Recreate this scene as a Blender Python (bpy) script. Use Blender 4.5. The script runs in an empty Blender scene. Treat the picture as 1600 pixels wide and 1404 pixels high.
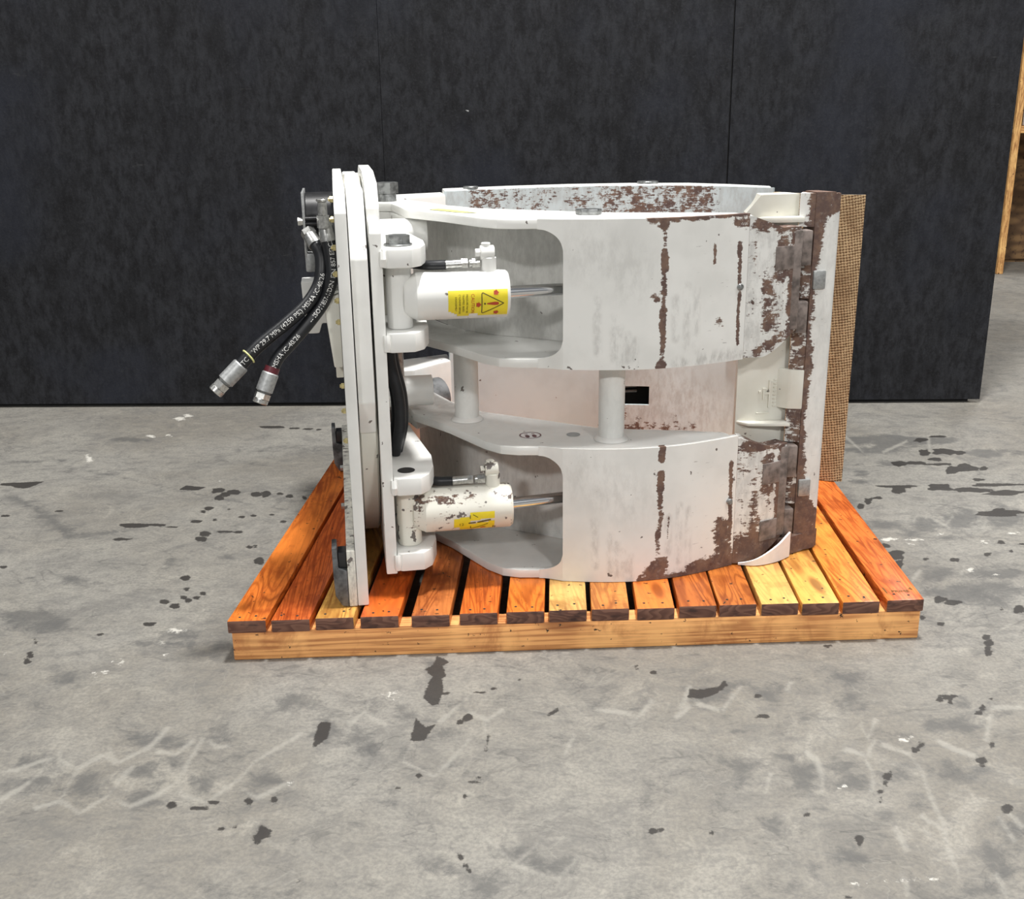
import bpy, bmesh, math, random
import numpy as np
from mathutils import Vector, Matrix

random.seed(7)
scene = bpy.context.scene
COL = scene.collection

# ------------------------------------------------------------------ camera
cam_data = bpy.data.cameras.new('camera')
cam_data.sensor_fit = 'HORIZONTAL'
cam_data.sensor_width = 36.0
cam_data.lens = 1660.0 / 1600.0 * 36.0
cam_data.clip_start = 0.05
cam_data.clip_end = 100.0
cam = bpy.data.objects.new('camera', cam_data)
COL.objects.link(cam)
PITCH, ROLL = math.radians(17.5), math.radians(0.8)
fw = Vector((0, math.cos(PITCH), -math.sin(PITCH)))
r0 = Vector((1, 0, 0))
u0 = Vector((0, math.sin(PITCH), math.cos(PITCH)))
rv = r0 * math.cos(ROLL) - u0 * math.sin(ROLL)
uv = u0 * math.cos(ROLL) + r0 * math.sin(ROLL)
rot = Matrix((rv, uv, -fw)).transposed()
cam.matrix_world = Matrix.Translation((0, 0, 0.9)) @ rot.to_4x4()
scene.camera = cam

# ------------------------------------------------------------------ world and lamps
world = bpy.data.worlds.new('world')
scene.world = world
world.use_nodes = True
wbg = world.node_tree.nodes['Background']
wbg.inputs['Color'].default_value = (0.95, 0.98, 1.0, 1)
wbg.inputs['Strength'].default_value = 0.21


def ceiling_lamp(x, y, z, power, size, col=(1.0, 0.985, 0.96)):
    d = bpy.data.lights.new('ceiling_lamp', 'AREA')
    d.shape = 'DISK'
    d.size = size
    d.energy = power
    d.color = col
    o = bpy.data.objects.new('ceiling_lamp', d)
    COL.objects.link(o)
    o.location = (x, y, z)      # area lights shine down -Z
    return o


ceiling_lamp(0.45, 1.75, 5.2, 345, 0.5)
ceiling_lamp(-3.6, 1.2, 5.2, 110, 0.9)
ceiling_lamp(3.8, 1.2, 5.2, 140, 0.9)
ceiling_lamp(-2.6, -6.0, 4.8, 370, 1.0)
ceiling_lamp(3.2, -6.0, 4.8, 430, 1.0)
ceiling_lamp(3.2, 6.0, 5.2, 160, 0.9)

scene.view_settings.view_transform = 'Standard'
scene.view_settings.look = 'None'
scene.view_settings.gamma = 1.0
scene.view_settings.use_curve_mapping = False
scene.view_settings.exposure = 0.0


# ------------------------------------------------------------------ helpers
def tag(o, label=None, cat=None, group=None, kind=None):
    if label: o['label'] = label
    if cat: o['category'] = cat
    if group: o['group'] = group
    if kind: o['kind'] = kind
    return o


def empty(name, loc, rz=0.0):
    o = bpy.data.objects.new(name, None)
    COL.objects.link(o)
    o.location = loc
    o.rotation_euler = (0, 0, rz)
    o.empty_display_size = 0.1
    return o


def catmull(pts, n):
    P = [np.array(p, float) for p in pts]
    P = [2 * P[0] - P[1]] + P + [2 * P[-1] - P[-2]]
    out = []
    m = len(P) - 3
    for i in range(m):
        a, b, c, d = P[i:i + 4]
        for k in range(n):
            t = k / n
            out.append(0.5 * (2 * b + (c - a) * t + (2 * a - 5 * b + 4 * c - d) * t * t + (3 * b - a - 3 * c + d) * t ** 3))
    out.append(P[-2])
    return np.array(out)


class MB:
    """collects shapes in one bmesh; build() links them as ONE mesh object"""

    def __init__(self):
        self.bm = bmesh.new()

    def poly(self, verts, faces, mi=0):
        vs = [self.bm.verts.new(tuple(v)) for v in verts]
        for f in faces:
            try:
                fc = self.bm.faces.new([vs[i] for i in f])
                fc.material_index = mi
            except ValueError:
                pass
        return vs

    def prism(self, pts, a, b, axis='z', mi=0):
        n = len(pts)
        def put(p, h):
            if axis == 'z': return (p[0], p[1], h)
            if axis == 'x': return (h, p[0], p[1])
            return (p[0], h, p[1])
        v = [put(p, a) for p in pts] + [put(p, b) for p in pts]
        f = [tuple(range(n)), tuple(range(2 * n - 1, n - 1, -1))]
        f += [(i, n + i, n + (i + 1) % n, (i + 1) % n) for i in range(n)]
        self.poly(v, f, mi)
        return self

    def box(self, x0, x1, y0, y1, z0, z1, mi=0):
        return self.prism([(x0, y0), (x1, y0), (x1, y1), (x0, y1)], z0, z1, 'z', mi)

    def ring(self, path, radii, seg=16, caps=True, mi=0, flat=False):
        path = [Vector(p) for p in path]
        n = len(path)
        if not hasattr(radii, '__len__'): radii = [radii] * n
        rows = []
        ref = None
        for i in range(n):
            t = (path[min(i + 1, n - 1)] - path[max(i - 1, 0)]).normalized()
            if ref is None:
                ref = t.orthogonal().normalized()
            ref = (ref - t * ref.dot(t))
            ref = ref.normalized() if ref.length > 1e-6 else t.orthogonal().normalized()
            b = t.cross(ref)
            rows.append([self.bm.verts.new(path[i] + (ref * math.cos(2 * math.pi * k / seg) + b * math.sin(2 * math.pi * k / seg)) * radii[i]) for k in range(seg)])
        for i in range(n - 1):
            for k in range(seg):
                fc = self.bm.faces.new((rows[i][k], rows[i][(k + 1) % seg], rows[i + 1][(k + 1) % seg], rows[i + 1][k]))
                fc.material_index = mi
        if caps:
            self.bm.faces.new(rows[0][::-1]).material_index = mi
            self.bm.faces.new(rows[-1]).material_index = mi
        return self

    def cyl(self, p0, p1, r, seg=20, r2=None, mi=0):
        """cylinder with hard rims (end loops doubled by a tiny chamfer)"""
        p0, p1 = Vector(p0), Vector(p1)
        r2 = r if r2 is None else r2
        L = (p1 - p0).length
        c = min(0.0012, L * 0.2, r * 0.3)
        d = (p1 - p0).normalized() * c
        return self.ring([p0, p0 + d, p1 - d, p1], [r - c, r, r2, r2 - c], seg, True, mi)

    def hexa(self, p0, p1, r, mi=0):
        return self.ring([p0, p1], r, 6, True, mi)

    def band(self, plan, z0, z1, th, nv=2, mi=0):
        """curved upright plate: outer face along plan (list of xy), thickness th to the left-hand normal"""
        plan = np.asarray(plan, float)
        n = len(plan)
        tg = np.gradient(plan, axis=0)
        tg /= np.linalg.norm(tg, axis=1)[:, None]
        nr = np.stack([-tg[:, 1], tg[:, 0]], 1)
        fz0 = z0 if callable(z0) else (lambda x: z0)
        fz1 = z1 if callable(z1) else (lambda x: z1)
        o, i_ = [], []
        for k in range(n):
            a, b = fz0(plan[k][0]), fz1(plan[k][0])
            o.append([self.bm.verts.new((plan[k][0], plan[k][1], a + (b - a) * j / nv)) for j in range(nv + 1)])
            q = plan[k] + nr[k] * th
            i_.append([self.bm.verts.new((q[0], q[1], a)), self.bm.verts.new((q[0], q[1], b))])
        F = self.bm.faces
        fs = []
        for k in range(n - 1):
            for j in range(nv):
                fs.append(F.new((o[k][j], o[k + 1][j], o[k + 1][j + 1], o[k][j + 1])))
            fs.append(F.new((i_[k + 1][0], i_[k][0], i_[k][1], i_[k + 1][1])))
            fs.append(F.new((o[k][nv], o[k + 1][nv], i_[k + 1][1], i_[k][1])))
            fs.append(F.new((o[k + 1][0], o[k][0], i_[k][0], i_[k + 1][0])))
        fs.append(F.new(o[0][::-1] + [i_[0][0], i_[0][1]]) if nv == 1 else F.new([i_[0][0]] + o[0] + [i_[0][1]]))
        fs.append(F.new([i_[-1][1]] + o[-1][::-1] + [i_[-1][0]]))
        for f in fs: f.material_index = mi
        return self

    def bevel(self, w, seg=2, ang=25):
        bm = self.bm
        bmesh.ops.recalc_face_normals(bm, faces=bm.faces)
        es = [e for e in bm.edges if len(e.link_faces) == 2 and e.calc_face_angle(0) > math.radians(ang)]
        bmesh.ops.bevel(bm, geom=es, offset=w, segments=seg, affect='EDGES', profile=0.6, clamp_overlap=True)
        return self

    def build(self, name, mats, parent=None, ang=32, attrs=None):
        bm = self.bm
        bmesh.ops.recalc_face_normals(bm, faces=bm.faces)
        me = bpy.data.meshes.new(name)
        bm.to_mesh(me)
        bm.free()
        if not isinstance(mats, (list, tuple)): mats = [mats]
        for m in mats: me.materials.append(m)
        me.polygons.foreach_set('use_smooth', [True] * len(me.polygons))
        me.set_sharp_from_angle(angle=math.radians(ang))
        if attrs:
            co = np.empty(len(me.vertices) * 3, np.float32)
            me.vertices.foreach_get('co', co)
            co = co.reshape(-1, 3)
            for k, fn in attrs.items():
                a = me.attributes.new(k, 'FLOAT', 'POINT')
                a.data.foreach_set('value', np.asarray(fn(co), np.float32))
        o = bpy.data.objects.new(name, me)
        COL.objects.link(o)
        o.parent = parent
        return o


def chain_field(p, strokes):
    """p (n,2); strokes (points, radius, soft, value) -> max field"""
    out = np.zeros(len(p), np.float32)
    for pts, r, soft, val in strokes:
        pts = np.array(pts, float)
        if len(pts) == 1: pts = np.vstack([pts, pts + 1e-6])
        d = np.full(len(p), 9.0)
        for a, b in zip(pts[:-1], pts[1:]):
            ab = b - a
            t = np.clip(((p - a) @ ab) / (ab @ ab), 0, 1)
            d = np.minimum(d, np.linalg.norm(p - a - t[:, None] * ab, axis=1))
        out = np.maximum(out, val * np.clip(1 - (d - r) / soft, 0, 1))
    return out


def text_geo(body, size):
    cu = bpy.data.curves.new('lettering', 'FONT')
    cu.body = body
    cu.size = size
    cu.resolution_u = 2
    ob = bpy.data.objects.new('lettering', cu)
    COL.objects.link(ob)
    bpy.context.view_layer.update()
    me = ob.to_mesh()
    v = np.array([tuple(x.co) for x in me.vertices]) if len(me.vertices) else np.zeros((0, 3))
    f = [tuple(p.vertices) for p in me.polygons]
    ob.to_mesh_clear()
    bpy.data.objects.remove(ob)
    bpy.data.curves.remove(cu)
    return v, f


# ------------------------------------------------------------------ materials
class NT:
    def __init__(self, name):
        self.m = bpy.data.materials.new(name)
        self.m.use_nodes = True
        self.t = self.m.node_tree
        self.b = self.t.nodes['Principled BSDF']

    def n(self, typ, **kw):
        nd = self.t.nodes.new(typ)
        for k, v in kw.items():
            if k.startswith('_'):
                setattr(nd, k[1:], v)
            else:
                key = int(k[1:]) if k[0] == 'i' and k[1:].isdigit() else k.replace('__', ' ')
                self.put(nd.inputs[key], v)
        return nd

    def put(self, sock, v):
        if isinstance(v, bpy.types.NodeSocket): self.t.links.new(v, sock)
        elif isinstance(v, bpy.types.Node): self.t.links.new(v.outputs[0], sock)
        else: sock.default_value = v

    def coords(self, scale=(1, 1, 1), rot=(0, 0, 0), loc=None, kind='Object'):
        tc = self.t.nodes.new('ShaderNodeTexCoord')
        mp = self.n('ShaderNodeMapping', Vector=tc.outputs[kind])
        mp.inputs['Scale'].default_value = scale
        mp.inputs['Rotation'].default_value = rot
        if loc is not None: self.put(mp.inputs['Location'], loc)
        return mp.outputs[0]

    def noise(self, vec, scale, detail=4, rough=0.55, dist=0.0):
        nd = self.n('ShaderNodeTexNoise', Vector=vec, Scale=scale, Detail=detail, Roughness=rough, Distortion=dist)
        return nd.outputs['Fac']

    def math(self, op, a, b=None, clamp=False):
        nd = self.n('ShaderNodeMath', _operation=op, _use_clamp=clamp, i0=a)
        if b is not None: self.put(nd.inputs[1], b)
        return nd.outputs[0]

    def step(self, v, lo, hi, a=0.0, b=1.0):
        nd = self.n('ShaderNodeMapRange', _interpolation_type='SMOOTHSTEP', Value=v)
        nd.inputs['From Min'].default_value = lo
        nd.inputs['From Max'].default_value = hi
        nd.inputs['To Min'].default_value = a
        nd.inputs['To Max'].default_value = b
        return nd.outputs[0]

    def mix(self, f, a, b, mode='MIX'):
        nd = self.t.nodes.new('ShaderNodeMix')
        nd.data_type = 'RGBA'
        nd.blend_type = mode
        self.put(nd.inputs[0], f)
        for s, v in ((nd.inputs[6], a), (nd.inputs[7], b)):
            if isinstance(v, tuple) and len(v) == 3: v = (*v, 1)
            self.put(s, v)
        return nd.outputs[2]

    def attr(self, name):
        return self.n('ShaderNodeAttribute', _attribute_name=name).outputs['Fac']

    def bump(self, h, strength, dist=0.002):
        nd = self.n('ShaderNodeBump', Height=h, Strength=strength, Distance=dist)
        self.put(self.b.inputs['Normal'], nd.outputs[0])

    def out(self, color=None, rough=None, metal=None, spec=None):
        if color is not None:
            self.put(self.b.inputs['Base Color'], (*color, 1) if isinstance(color, tuple) and len(color) == 3 else color)
        if rough is not None: self.put(self.b.inputs['Roughness'], rough)
        if metal is not None: self.put(self.b.inputs['Metallic'], metal)
        if spec is not None: self.put(self.b.inputs['Specular IOR Level'], spec)
        return self.m


def flat(name, col, rough=0.5, metal=0.0, var=0.12, scale=60):
    t = NT(name)
    f = t.noise(t.coords(), scale, 3)
    c2 = tuple(max(0, c * (1 - 2.2 * var)) for c in col)
    return t.out(t.mix(t.step(f, 0.35, 0.7), col, c2), rough, metal)


def paint(name, base=(0.80, 0.80, 0.775), dark=(0.72, 0.72, 0.695), chips=0.70):
    """chipped machine paint: fields 'rust' (primer and rust), 'scrape' (bare scuffs), 'dirt' (grime) come with the mesh"""
    t = NT(name)
    v = t.coords()
    big = t.noise(v, 9, 4)
    c = t.mix(t.step(big, 0.40, 0.68), base, dark)
    # grime
    d = t.math('MULTIPLY', t.attr('dirt'), t.step(t.noise(t.coords((70, 70, 30)), 1.0, 6, 0.7), 0.38, 0.66))
    c = t.mix(t.math('MULTIPLY', d, 0.75), c, (0.30, 0.29, 0.275))
    # scuffs: thin level scratches
    sc = t.noise(t.coords((38, 38, 330)), 1.0, 5, 0.65, 0.4)
    s = t.math('ADD', t.attr('scrape'), t.math('MULTIPLY', t.math('SUBTRACT', sc, 0.5), 2.2))
    c = t.mix(t.math('MULTIPLY', t.step(s, 0.74, 0.92), 0.75), c, (0.17, 0.15, 0.14))
    # stray chips everywhere
    ch = t.math('ADD', t.noise(v, 48, 2, 0.5), t.math('MULTIPLY', t.math('SUBTRACT', t.noise(v, 260, 3, 0.6), 0.5), 0.16))
    c = t.mix(t.step(ch, chips + 0.03, chips + 0.05), c, (0.15, 0.13, 0.12))
    # rust and bare primer
    r1 = t.math('SUBTRACT', t.noise(v, 75, 8, 0.78, 0.3), 0.5)
    r2 = t.math('SUBTRACT', t.noise(t.coords((60, 60, 260)), 1.0, 4, 0.6), 0.5)
    r3 = t.math('SUBTRACT', t.noise(v, 24, 4, 0.6), 0.5)
    rn = t.math('ADD', t.math('ADD', t.math('MULTIPLY', r1, 1.6), t.math('MULTIPLY', r2, 1.0)), t.math('MULTIPLY', r3, 0.9))
    rf = t.step(t.math('ADD', t.attr('rust'), rn), 0.46, 0.60)
    rc = t.mix(t.step(t.noise(v, 34, 6, 0.7), 0.38, 0.64), (0.075, 0.030, 0.021), (0.165, 0.085, 0.050))
    rc = t.mix(t.math('MULTIPLY', t.step(t.noise(v, 90, 4, 0.7), 0.54, 0.68), 0.45), rc, (0.25, 0.20, 0.17))
    c = t.mix(t.math('MULTIPLY', rf, 0.95), c, rc)
    t.bump(rf, -0.2, 0.001)
    return t.out(c, t.step(rf, 0, 1, 0.42, 0.72))


M = {}
M['white'] = paint('white_paint')
M['sheet'] = paint('scuffed_white_bounce_offset', (0.61, 0.69, 0.715), (0.54, 0.61, 0.63), 0.72)  # white paint with a cool tint mixed in to offset pinkish slat bounce light
M['cream'] = paint('cream_paint', (0.78, 0.77, 0.70), (0.70, 0.68, 0.60))
M['worn'] = paint('worn_cream_paint', (0.78, 0.76, 0.68), (0.68, 0.66, 0.58), 0.585)
M['bare'] = flat('bare_worn_casting', (0.26, 0.215, 0.195), 0.6, 0.15, 0.28, 55)
M['steel'] = flat('bare_steel', (0.36, 0.37, 0.37), 0.38, 0.85, 0.25, 90)
M['zinc'] = flat('zinc_plating', (0.62, 0.62, 0.60), 0.30, 0.9, 0.15, 200)
M['brass'] = flat('yellow_zinc', (0.70, 0.60, 0.30), 0.35, 0.7, 0.15, 200)
M['chrome'] = NT('chrome_rod').out((0.75, 0.76, 0.78), 0.16, 1.0)
M['rubber'] = flat('black_rubber', (0.012, 0.013, 0.016), 0.42, 0.0, 0.2, 80)
M['blackmetal'] = flat('black_painted_metal', (0.02, 0.02, 0.022), 0.35, 0.0, 0.2, 70)
M['dark'] = flat('dark_recess', (0.02, 0.02, 0.02), 0.7)
M['crimp'] = flat('crimped_steel', (0.42, 0.43, 0.43), 0.45, 0.6, 0.12, 150)
M['iron'] = flat('worn_grey_iron', (0.17, 0.175, 0.18), 0.55, 0.35, 0.35, 38)
M['yellow'] = flat('yellow_vinyl', (0.85, 0.70, 0.03), 0.4, 0.0, 0.04, 40)
M['red'] = flat('red_print', (0.50, 0.06, 0.02), 0.45)
M['ink'] = flat('dark_print', (0.10, 0.075, 0.01), 0.5)
M['lightink'] = flat('white_print', (0.80, 0.80, 0.78), 0.6)
M['sticker'] = flat('white_vinyl', (0.82, 0.80, 0.80), 0.4, 0, 0.03)
M['maroon'] = flat('maroon_print', (0.12, 0.02, 0.025), 0.5)
M['tie'] = flat('pale_yellow_nylon', (0.75, 0.75, 0.32), 0.4)
M['redcap'] = flat('dark_red_rubber', (0.10, 0.012, 0.02), 0.4)


def concrete():
    t = NT('stained_concrete')
    v = t.coords()
    n1 = t.noise(v, 1.3, 5, 0.6, 0.4)
    n2 = t.noise(v, 7, 9, 0.74, 0.8)
    n3 = t.noise(v, 170, 3, 0.6)
    n4 = t.noise(v, 34, 7, 0.76, 0.5)
    n5 = t.noise(t.coords((1, 2.2, 1), (0, 0, 0.35)), 16, 8, 0.75, 0.9)
    c = t.mix(t.step(n1, 0.36, 0.64), (0.196, 0.180, 0.152), (0.262, 0.250, 0.222))
    c = t.mix(t.math('MULTIPLY', t.step(n2, 0.47, 0.66), 0.60), c, (0.128, 0.122, 0.112))
    c = t.mix(t.math('MULTIPLY', t.step(n2, 0.32, 0.48, 1.0, 0.0), 0.55), c, (0.345, 0.325, 0.28))
    c = t.mix(t.math('MULTIPLY', t.step(n5, 0.48, 0.66), 0.50), c, (0.130, 0.126, 0.118))
    c = t.mix(t.math('MULTIPLY', t.step(n5, 0.30, 0.44, 1.0, 0.0), 0.35), c, (0.30, 0.285, 0.25))
    c = t.mix(t.math('MULTIPLY', t.step(n4, 0.48, 0.66), 0.42), c, (0.112, 0.108, 0.102))
    c = t.mix(t.math('MULTIPLY', t.step(n3, 0.38, 0.64), 0.36), c, (0.105, 0.102, 0.098))
    # hairline scratches: level lines of wandering noise
    for sc, rz, amt, col in ((3.1, 0.2, 0.45, (0.07, 0.068, 0.065)), (5.3, 1.1, 0.38, (0.08, 0.078, 0.074)), (4.2, 2.0, 0.20, (0.36, 0.345, 0.30))):
        q = t.noise(t.coords((1, 2.0, 1), (0, 0, rz)), sc, 4, 0.55, 1.1)
        ln = t.step(t.math('ABSOLUTE', t.math('SUBTRACT', q, 0.5)), 0.002, 0.011, 1.0, 0.0)
        c = t.mix(t.math('MULTIPLY', t.math('MULTIPLY', ln, t.step(n2, 0.42, 0.60)), amt), c, col)
    edge = t.math('MULTIPLY', t.math('SUBTRACT', n4, 0.5), 1.3)
    fine = t.math('MULTIPLY', t.math('SUBTRACT', t.noise(v, 110, 5, 0.75, 0.5), 0.5), 1.6)
    mid = t.math('MULTIPLY', t.math('SUBTRACT', t.noise(v, 14, 6, 0.75, 0.8), 0.5), 2.0)
    g = t.step(t.math('ADD', t.math('ADD', t.attr('grime'), edge), mid), 0.30, 1.0)
    c = t.mix(t.math('MULTIPLY', g, 0.70), c, (0.078, 0.077, 0.075))
    du = t.step(t.math('ADD', t.math('ADD', t.attr('dust'), t.math('MULTIPLY', fine, 0.7)), t.math('MULTIPLY', mid, 0.8)), 0.25, 1.05)
    c = t.mix(t.math('MULTIPLY', du, 0.50), c, (0.35, 0.335, 0.295))
    w = t.step(t.math('ADD', t.attr('chalk'), t.math('ADD', edge, fine)), 0.55, 0.85)
    c = t.mix(t.math('MULTIPLY', w, 0.85), c, (0.56, 0.54, 0.49))
    o = t.step(t.math('ADD', t.attr('oil'), t.math('MULTIPLY', t.math('ADD', edge, fine), 0.75)), 0.30, 0.62)
    c = t.mix(t.math('MULTIPLY', o, 0.93), c, (0.022, 0.019, 0.017))
    t.bump(n3, 0.12, 0.002)
    return t.out(c, t.step(n2, 0.3, 0.7, 0.55, 0.75))


def black_board():
    t = NT('black_painted_strand_board')
    v = t.coords()
    n1 = t.noise(t.coords((36, 36, 17)), 1.0, 7, 0.76, 0.2)
    n2 = t.noise(v, 120, 4, 0.65)
    n3 = t.noise(v, 1.7, 4)
    n4 = t.noise(t.coords((11, 11, 5)), 1.0, 4, 0.6, 0.3)
    c = t.mix(t.step(n1, 0.36, 0.66), (0.0225, 0.0235, 0.0275), (0.0070, 0.0070, 0.0084))
    c = t.mix(t.math('MULTIPLY', t.step(n4, 0.46, 0.66), 0.60), c, (0.0060, 0.0060, 0.0070))
    c = t.mix(t.math('MULTIPLY', t.step(n3, 0.45, 0.66), 0.65), c, (0.0180, 0.0205, 0.0300))
    c = t.mix(t.math('MULTIPLY', t.step(n2, 0.52, 0.74), 0.55), c, (0.032, 0.033, 0.036))
    ch = t.noise(t.coords((9, 9, 40)), 1.0, 4, 0.6)
    c = t.mix(t.math('MULTIPLY', t.step(ch, 0.68, 0.80), 0.5), c, (0.09, 0.09, 0.09))
    nick = t.noise(v, 30, 1)
    c = t.mix(t.step(nick, 0.815, 0.83), c, (0.40, 0.40, 0.40))
    t.bump(t.math('ADD', n1, t.math('MULTIPLY', n2, 0.4)), 0.45, 0.004)
    return t.out(c, 0.7, spec=0.2)


def wood(name, axis='y', gl=0.32, stretch=0.14, rs=12, rn=15.0, kn_r=0.13):
    t = NT(name)
    info = t.t.nodes.new('ShaderNodeObjectInfo')
    off = t.n('ShaderNodeVectorMath', _operation='SCALE', i0=(3.1, 7.7, 5.3))
    t.put(off.inputs['Scale'], info.outputs['Random'])
    sc = {'y': (1, stretch, 1), 'x': (stretch, 1, 1), 'z': (1, 1, stretch)}[axis]
    v = t.coords(sc, loc=off.outputs[0])
    rings = t.math('MULTIPLY', t.noise(v, rs, 2, 0.45, 0.9), rn)
    ln = t.math('ABSOLUTE', t.math('SUBTRACT', t.math('FRACT', rings), 0.5))
    fine = t.noise(t.coords(tuple(a * 1.0 if a < 1 else 1.0 for a in sc), loc=off.outputs[0]), 160, 4, 0.6)
    base = t.mix(1.0, info.outputs['Color'], (1, 1, 1), 'MULTIPLY')
    dk = t.mix(1.0, base, (0.42, 0.30, 0.25), 'MULTIPLY')
    c = t.mix(t.math('MULTIPLY', t.step(ln, 0.0, 0.30, 1.0, 0.0), 0.72), base, dk)
    c = t.mix(t.math('MULTIPLY', t.step(fine, 0.44, 0.62), 0.62), c, dk)
    big = t.noise(t.coords((1, 0.5, 1), loc=off.outputs[0]), 8, 3)
    lt = t.mix(1.0, base, (1.30, 1.45, 1.5), 'MULTIPLY')
    c = t.mix(t.math('MULTIPLY', t.step(big, 0.46, 0.66), 0.55), c, lt)
    # knots
    kn = t.n('ShaderNodeTexVoronoi', Vector=t.coords({'y': (9, 2.6, 9), 'x': (2.6, 9, 9), 'z': (9, 9, 2.6)}[axis], loc=off.outputs[0]), Scale=1.0)
    c = t.mix(t.math('MULTIPLY', t.step(kn.outputs['Distance'], 0.05, kn_r, 1.0, 0.0), 0.7), c, t.mix(1.0, base, (0.22, 0.13, 0.10), 'MULTIPLY'))
    # uneven stain: darker soaked patches and drips across the grain
    soak = t.noise(t.coords((1, 1, 1), loc=off.outputs[0]), 11, 5, 0.65, 0.6)
    c = t.mix(t.math('MULTIPLY', t.step(soak, 0.50, 0.68), 0.55), c, t.mix(1.0, base, (0.42, 0.27, 0.20), 'MULTIPLY'))
    # dirt specks
    sp = t.noise(t.coords(loc=off.outputs[0]), 75, 3, 0.6)
    c = t.mix(t.step(sp, 0.66, 0.71), c, (0.035, 0.018, 0.010))
    t.bump(fine, 0.10, 0.001)
    return t.out(c, gl)


M['concrete'] = concrete()
M['board'] = black_board()
M['slat'] = wood('stained_slat_wood', 'y', stretch=0.10)
M['beam'] = wood('stained_beam_wood', 'x', gl=0.4, stretch=0.035, rs=26, rn=9.0, kn_r=0.16)
M['stud'] = wood('pale_lumber', 'z', gl=0.5)
M['shelfwood'] = wood('pale_shelf_lumber', 'x', gl=0.5)


def end_grain():
    t = NT('end_grain')
    info = t.t.nodes.new('ShaderNodeObjectInfo')
    off = t.n('ShaderNodeVectorMath', _operation='SCALE', i0=(3, 5, 9))
    t.put(off.inputs['Scale'], info.outputs['Random'])
    v = t.coords((1, 1, 3), loc=off.outputs[0])
    r = t.math('FRACT', t.math('MULTIPLY', t.noise(v, 9, 2, 0.4), 14))
    c = t.mix(t.step(r, 0.2, 0.8), (0.185, 0.088, 0.058), (0.115, 0.048, 0.032))
    c = t.mix(t.step(t.noise(v, 30, 4), 0.5, 0.72), c, (0.05, 0.022, 0.017))
    return t.out(c, 0.7)


M['end'] = end_grain()


def canvas():
    t = NT('woven_canvas')
    wv = t.noise(t.coords(), 60, 3)
    def wave(d, rot, sc, dist):
        a = t.n('ShaderNodeTexWave', _wave_type='BANDS', _bands_direction=d, Vector=t.coords((1, 1, 1), rot), Scale=sc, Distortion=dist, Detail=2.0)
        t.put(a.inputs['Detail Scale'], 9.0)
        return a.outputs['Fac']
    weft = wave('Z', (0.0, 0.22, 0), 52.0, 3.2)
    twill = wave('X', (0, 0.12, 0), 58.0, 2.2)
    w = t.math('ADD', t.math('MULTIPLY', weft, 0.55), t.math('MULTIPLY', twill, 0.45))
    w = t.math('ADD', w, t.math('MULTIPLY', t.math('SUBTRACT', wv, 0.5), 0.5))
    c = t.mix(t.step(w, 0.22, 0.72), (0.12, 0.065, 0.028), (0.50, 0.36, 0.205))
    st = t.noise(t.coords((1, 1, 0.7)), 9, 5, 0.65, 0.5)
    c = t.mix(t.math('MULTIPLY', t.step(st, 0.48, 0.70), 0.55), c, (0.15, 0.08, 0.035))
    t.bump(w, 0.5, 0.002)
    return t.out(c, 0.9)


M['canvas'] = canvas()


def strandboard():
    t = NT('raw_strand_board')
    vo = t.n('ShaderNodeTexVoronoi', Vector=t.coords((10, 10, 26), (0, 0.5, 0)), Scale=1.0)
    c = t.mix(t.step(vo.outputs['Distance'], 0.2, 0.8), (0.20, 0.115, 0.05), (0.085, 0.045, 0.02))
    c = t.mix(t.step(t.noise(t.coords(), 40, 3), 0.55, 0.7), c, (0.05, 0.025, 0.012))
    return t.out(c, 0.8)


M['osb'] = strandboard()
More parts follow.
